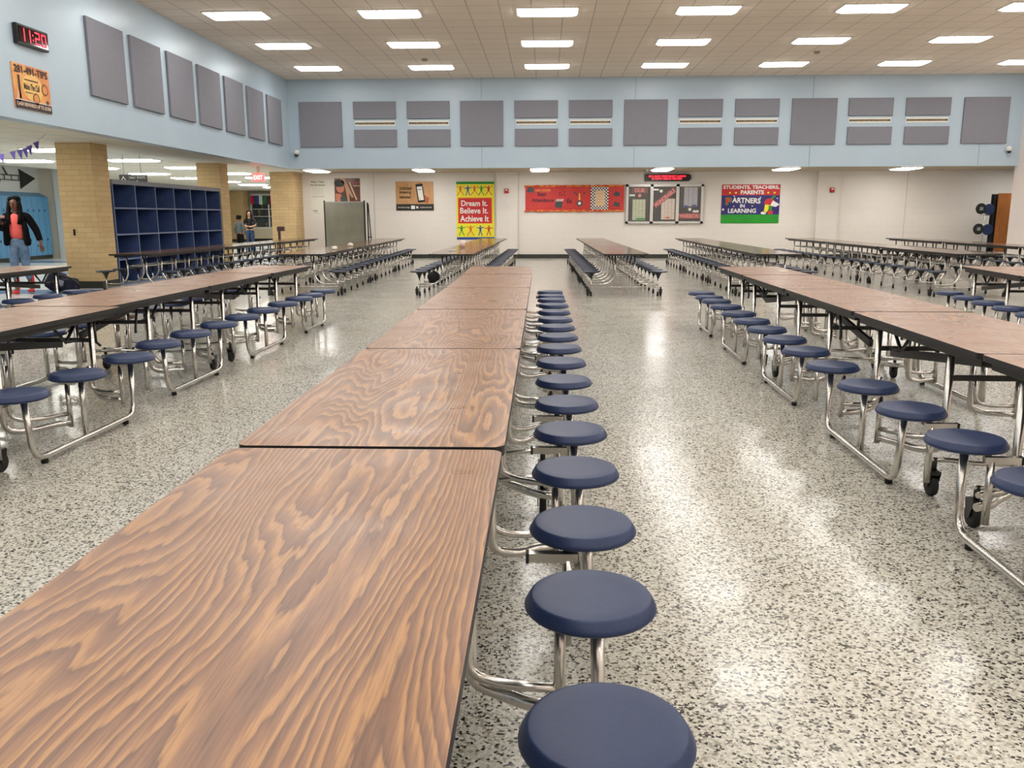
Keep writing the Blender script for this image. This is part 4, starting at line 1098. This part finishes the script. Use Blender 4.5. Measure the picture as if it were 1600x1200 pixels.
bm = bmesh.new(); tube(bm, [(0.0, 0.04, 0.38), (0.0, 0.14, 0.46), (0.0, 0.24, 0.38)], 0.012, 6, 0.08); new_obj('strap', bm, BLK, t)
# ------------------------------------------------------------------ people
def skin_obj(name, V, E, Rd, m, parent, sub=2, root=0):
    me = bpy.data.meshes.new(name); me.from_pydata([tuple(v) for v in V], E, []); me.materials.append(m)
    o = bpy.data.objects.new(name, me); COL.objects.link(o); o.parent = parent
    md = o.modifiers.new('Skin', 'SKIN'); md.use_smooth_shade = True; md.branch_smoothing = 0.6
    sv = me.skin_vertices[0].data if me.skin_vertices else None
    if sv is None:
        bpy.context.view_layer.objects.active = o
        me.skin_vertices.new() if hasattr(me.skin_vertices, 'new') else None
        sv = me.skin_vertices[0].data
    for i, r in enumerate(Rd):
        sv[i].radius = r if isinstance(r, tuple) else (r, r)
    sv[root].use_root = True
    s2 = o.modifiers.new('Sub', 'SUBSURF'); s2.levels = sub; s2.render_levels = sub
    return o
class Sk:
    def __init__(s): s.V, s.E, s.R = [], [], []
    def chain(s, pts, start=None):
        prev = start; ids = []
        for (x, y, z), r in pts:
            s.V.append((x, y, z)); s.R.append(r); i = len(s.V)-1
            if prev is not None: s.E.append((prev, i))
            prev = i; ids.append(i)
        return ids
def person(name_label, loc, rz, k, skinc, hairc, arms, legs, clothes, hair='long', group=None):
    """k scales a 1.70 m figure; arms: (side -> elbow, wrist, hand direction); facing -Y"""
    t = thing('person', name_label, 'person', loc, rz)
    t.scale = (k, k, k)
    S = Sk()
    hip = S.chain([((0, 0, 0.94), (0.125, 0.10))])[0]
    sp = S.chain([((0, 0.0, 1.08), (0.115, 0.09)), ((0, 0.0, 1.26), (0.135, 0.10)), ((0, 0.005, 1.38), (0.10, 0.075))], hip)
    nk = S.chain([((0, 0.0, 1.445), 0.050), ((0, -0.012, 1.505), (0.060, 0.066)), ((0, -0.018, 1.565), (0.073, 0.088)), ((0, -0.008, 1.63), (0.070, 0.085)), ((0, 0.0, 1.672), (0.042, 0.05))], sp[-1])
    for sd in (-1, 1):
        el, wr, hd = arms[sd]
        sh = (sd*0.165, 0.005, 1.375)
        a = S.chain([(sh, 0.050), (el, 0.037), (wr, 0.025)], sp[-1])
        w = Vector(wr); d = Vector(hd).normalized(); lat = d.cross(Vector((0, 0, 1)) if abs(d.z) < 0.8 else Vector((0, 1, 0))).normalized()
        pm = w + d*0.055
        p = S.chain([(tuple(pm), (0.036, 0.018))], a[-1])[0]
        for q, (off, ln) in enumerate(((-0.030, 0.075), (-0.010, 0.085), (0.010, 0.08), (0.029, 0.065))):
            b0 = pm + d*0.03 + lat*off
            S.chain([(tuple(b0), 0.010), (tuple(b0 + d*ln*0.5 + Vector((0, 0, -0.004))), 0.009), (tuple(b0 + d*ln*0.9 + Vector((0, -0.01, -0.012))), 0.007)], p)
        th = w + d*0.03 - lat*0.03*sd
        S.chain([(tuple(th - lat*0.02*sd), 0.011), (tuple(th + d*0.04 - lat*0.035*sd), 0.008)], p)
    for sd in (-1, 1):
        kn, an = legs[sd]
        S.chain([((sd*0.09, 0.0, 0.87), 0.085), (kn, 0.052), (an, 0.036), ((an[0]+sd*0.01, an[1]-0.12, max(an[2]-0.045, 0.03)), (0.032, 0.022))], hip)
    body = skin_obj('body', S.V, S.E, S.R, skinc, t, 2, hip)
    for sd in (-1, 1):
        bm = bmesh.new(); bmesh.ops.create_uvsphere(bm, u_segments=10, v_segments=6, radius=0.011); new_obj('eye', bm, mat('eye_dark', srgb(24, 18, 16), 0.2), t, (sd*0.030, -0.096, 1.590), True)
        bm = bmesh.new(); lump(bm, (0, 0, 0), (0.010, 0.018, 0.028), 3, 2, False); new_obj('ear', bm, skinc, t, (sd*0.074, 0.0, 1.575), True)
    bm = bmesh.new(); lump(bm, (0, 0, 0), (0.013, 0.018, 0.022), 2, 2, False); new_obj('nose', bm, skinc, t, (0, -0.106, 1.563), True)
    bm = bmesh.new(); lump(bm, (0, 0, 0), (0.024, 0.010, 0.008), 4, 2, False); new_obj('mouth', bm, mat('lips', srgb(120, 60, 56), 0.4), t, (0, -0.094, 1.528), True)
    # hair
    bm = bmesh.new(); lump(bm, (0, 0.022, 1.620), (0.098, 0.108, 0.092), 5, 3, False)
    for v in bm.verts:
        if v.co.y < -0.045 and v.co.z < 1.645: v.co.y = -0.045
    if hair == 'long':
        for sd in (-1, 1):
            tube(bm, [(sd*0.075, -0.01, 1.62), (sd*0.095, -0.02, 1.50), (sd*0.10, -0.055, 1.36), (sd*0.085, -0.085, 1.22)], 0.038, 10, 0.05)
        tube(bm, [(0, 0.07, 1.62), (0, 0.09, 1.45), (0, 0.12, 1.28)], 0.075, 10, 0.05)
    new_obj('hair', bm, hairc, t)
    for c in clothes: c(t)
    return t
def trousers(m, legs, name='jeans', to=1.0):
    def f(t):
        S = Sk(); hip = S.chain([((0, 0, 0.95), (0.140, 0.112))])[0]
        S.chain([((0, 0, 1.02), (0.132, 0.105))], hip)
        for sd in (-1, 1):
            kn, an = legs[sd]; an2 = tuple(Vector(kn).lerp(Vector(an), to))
            S.chain([((sd*0.092, 0, 0.85), 0.098), (kn, 0.068), (an2, 0.052)], hip)
        skin_obj(name, S.V, S.E, S.R, m, t, 2, hip)
    return f
def top(m, arms, name='shirt', z0=0.98, grow=0.0, sleeve=1.0, open_front=None):
    def f(t):
        S = Sk(); r = S.chain([((0, 0, z0), (0.138+grow, 0.108+grow))])[0]
        sp = S.chain([((0, 0, 1.10), (0.130+grow, 0.102+grow)), ((0, 0, 1.26), (0.150+grow, 0.112+grow)), ((0, 0.008, 1.385), (0.118+grow, 0.086+grow)), ((0, 0.008, 1.42), (0.075+grow, 0.066+grow))], r)
        if sleeve:
            for sd in (-1, 1):
                el, wr, hd = arms[sd]
                pts = [((sd*0.168, 0.005, 1.375), 0.062+grow)]
                if sleeve > 0.6: pts += [(el, 0.052+grow*0.7), (tuple(Vector(el).lerp(Vector(wr), sleeve)), 0.040+grow*0.5)]
                else: pts += [(tuple(Vector((sd*0.168, 0.005, 1.375)).lerp(Vector(el), sleeve*1.6)), 0.052+grow)]
                S.chain(pts, sp[2])
        skin_obj(name, S.V, S.E, S.R, m, t, 2, r)
    return f
def shoes(m, legs, name='shoe', high=0.0):
    def f(t):
        for sd in (-1, 1):
            kn, an = legs[sd]; bz = an[2]-0.08
            S = Sk(); r = S.chain([((an[0], an[1]+0.03, bz+0.045), (0.040, 0.042))])[0]
            S.chain([((an[0]+sd*0.008, an[1]-0.07, bz+0.042), (0.046, 0.036)), ((an[0]+sd*0.012, an[1]-0.17, bz+0.036), (0.040, 0.028))], r)
            S.chain([((an[0], an[1]+0.01, bz+0.11+high), 0.052)], r)
            skin_obj(name, S.V, S.E, S.R, m, t, 2, r)
    return f
SK1 = mat('skin_dark', srgb(112, 74, 56), 0.5); SK2 = mat('skin_tan', srgb(196, 150, 120), 0.5); SK3 = mat('skin_brown', srgb(128, 86, 64), 0.5)
HB = mat('hair_black', srgb(10, 8, 9), 0.75, spec=0.15); HBR = mat('hair_brown', srgb(30, 20, 18), 0.75, spec=0.15)
JEAN = m_noise('denim', srgb(84, 112, 150), srgb(120, 146, 180), 6, rough=0.8); JEAND = m_noise('dark_denim', srgb(34, 56, 92), srgb(44, 68, 106), 8, rough=0.8)
CORAL = mat('coral_cloth', srgb(236, 98, 92), 0.7); JK = mat('black_jacket', srgb(12, 10, 14), 0.85, spec=0.15); REDSH = mat('red_shoe', srgb(235, 52, 58), 0.5)
# walking person with a tray
arms = {-1: ((-0.25, 0.0, 1.12), (-0.15, -0.20, 1.255), (0.1, -1.0, 0.0)), 1: ((0.30, 0.04, 1.12), (0.37, 0.0, 0.90), (0.15, -0.1, -1))}
legs = {-1: ((-0.08, -0.08, 0.49), (-0.07, -0.10, 0.08)), 1: ((0.10, -0.05, 0.49), (0.10, 0.14, 0.12))}
legs[1] = ((0.10, -0.06, 0.50), (0.10, 0.10, 0.09))
def jacket(t):
    # open jacket: two front panels, back and sleeves as one continuous shell
    S = Sk(); r = S.chain([((0, 0.05, 0.84), (0.190, 0.080))])[0]
    sp = S.chain([((0, 0.045, 1.10), (0.175, 0.075)), ((0, 0.035, 1.27), (0.178, 0.085)), ((0, 0.03, 1.39), (0.125, 0.07))], r)
    for sd in (-1, 1):
        el, wr, hd = arms[sd]
        S.chain([((sd*0.178, 0.01, 1.375), 0.074), (el, 0.066), (tuple(Vector(el).lerp(Vector(wr), 0.9)), 0.050)], sp[2])
        S.chain([((sd*0.145, -0.05, 1.25), (0.052, 0.050)), ((sd*0.165, -0.06, 1.08), (0.056, 0.052)), ((sd*0.178, -0.05, 0.84), (0.064, 0.054))], sp[1])
    skin_obj('jacket', S.V, S.E, S.R, JK, t, 2, r)
p1 = person('person walking in a black jacket, coral shirt, jeans and red shoes, holding a tray', (-9.55, 15.15, 0), math.radians(10), 1.02, SK1, HB, arms, legs,
    [trousers(JEAN, legs, 'jeans', 0.62), top(CORAL, arms, 'shirt', 0.92, 0.0, 0.0), jacket, shoes(REDSH, legs, 'shoe', 0.22)])
t = thing('food_tray', 'black lunch tray with white containers held by the walking person', 'tray', (-9.66, 14.76, 1.335), math.radians(14))
new_obj('tray', bx(-0.20, -0.13, 0, 0.20, 0.13, 0.018, bev=0.006), BLK, t)
new_obj('container', bx(-0.15, -0.08, 0.018, 0.0, 0.08, 0.06, bev=0.01), mat('white_foam', srgb(232, 232, 236), 0.6), t)
new_obj('container', bx(0.03, -0.06, 0.018, 0.13, 0.04, 0.07, bev=0.01), mat('pink_foam', srgb(226, 190, 190), 0.6), t)
# second person just leaving the left edge, only an arm in view
arms2 = {-1: ((-0.26, 0.0, 1.12), (-0.22, -0.16, 0.98), (0.1, -1, -0.2)), 1: ((0.27, -0.02, 1.14), (0.26, -0.22, 1.06), (0.0, -1.0, -0.1))}
legs2 = {-1: ((-0.09, -0.03, 0.48), (-0.09, 0.02, 0.08)), 1: ((0.09, -0.03, 0.48), (0.09, 0.02, 0.08))}
person('person in a grey jacket cut off by the left edge of the photo', (-10.30, 15.0, 0), math.radians(5), 0.99, SK2, HBR, arms2, legs2,
    [trousers(mat('wine_cloth', srgb(130, 60, 80), 0.8), legs2, 'trousers'), top(m_noise('grey_jacket', srgb(120, 122, 128), srgb(92, 94, 102), 30, rough=0.8), arms2, 'jacket', 0.94, 0.01, 0.95), shoes(BLK, legs2)])
# two people far down the corridor
arms3 = {-1: ((-0.24, 0.0, 1.13), (-0.06, -0.20, 1.10), (1, -0.3, 0.05)), 1: ((0.24, 0.0, 1.13), (0.08, -0.19, 1.07), (-1, -0.3, 0.05))}
person('person with long dark hair, black shirt and jeans standing with folded arms in the corridor', (-10.82, 31.0, 0), 0.0, 0.93, SK2, HBR, arms3, legs2,
    [trousers(JEAND, legs2), top(mat('black_shirt', srgb(26, 26, 32), 0.8), arms3, 'shirt', 0.92, 0.0, 0.55), shoes(BLK, legs2)])
arms4 = {-1: ((-0.24, 0.02, 1.12), (-0.22, -0.08, 0.90), (0, -0.3, -1)), 1: ((0.25, 0.02, 1.12), (0.24, -0.10, 0.92), (0, -0.3, -1))}
person('shorter person in a grey top seen from behind beside the second brick pillar', (-10.66, 29.5, 0), math.radians(160), 0.83, SK3, HB, arms4, legs2,
    [trousers(JK, legs2, 'trousers'), top(m_noise('teal_grey_cloth', srgb(84, 92, 92), srgb(66, 72, 74), 20, rough=0.8), arms4, 'shirt', 0.93, 0.01, 0.95), shoes(BLK, legs2)], hair='short')
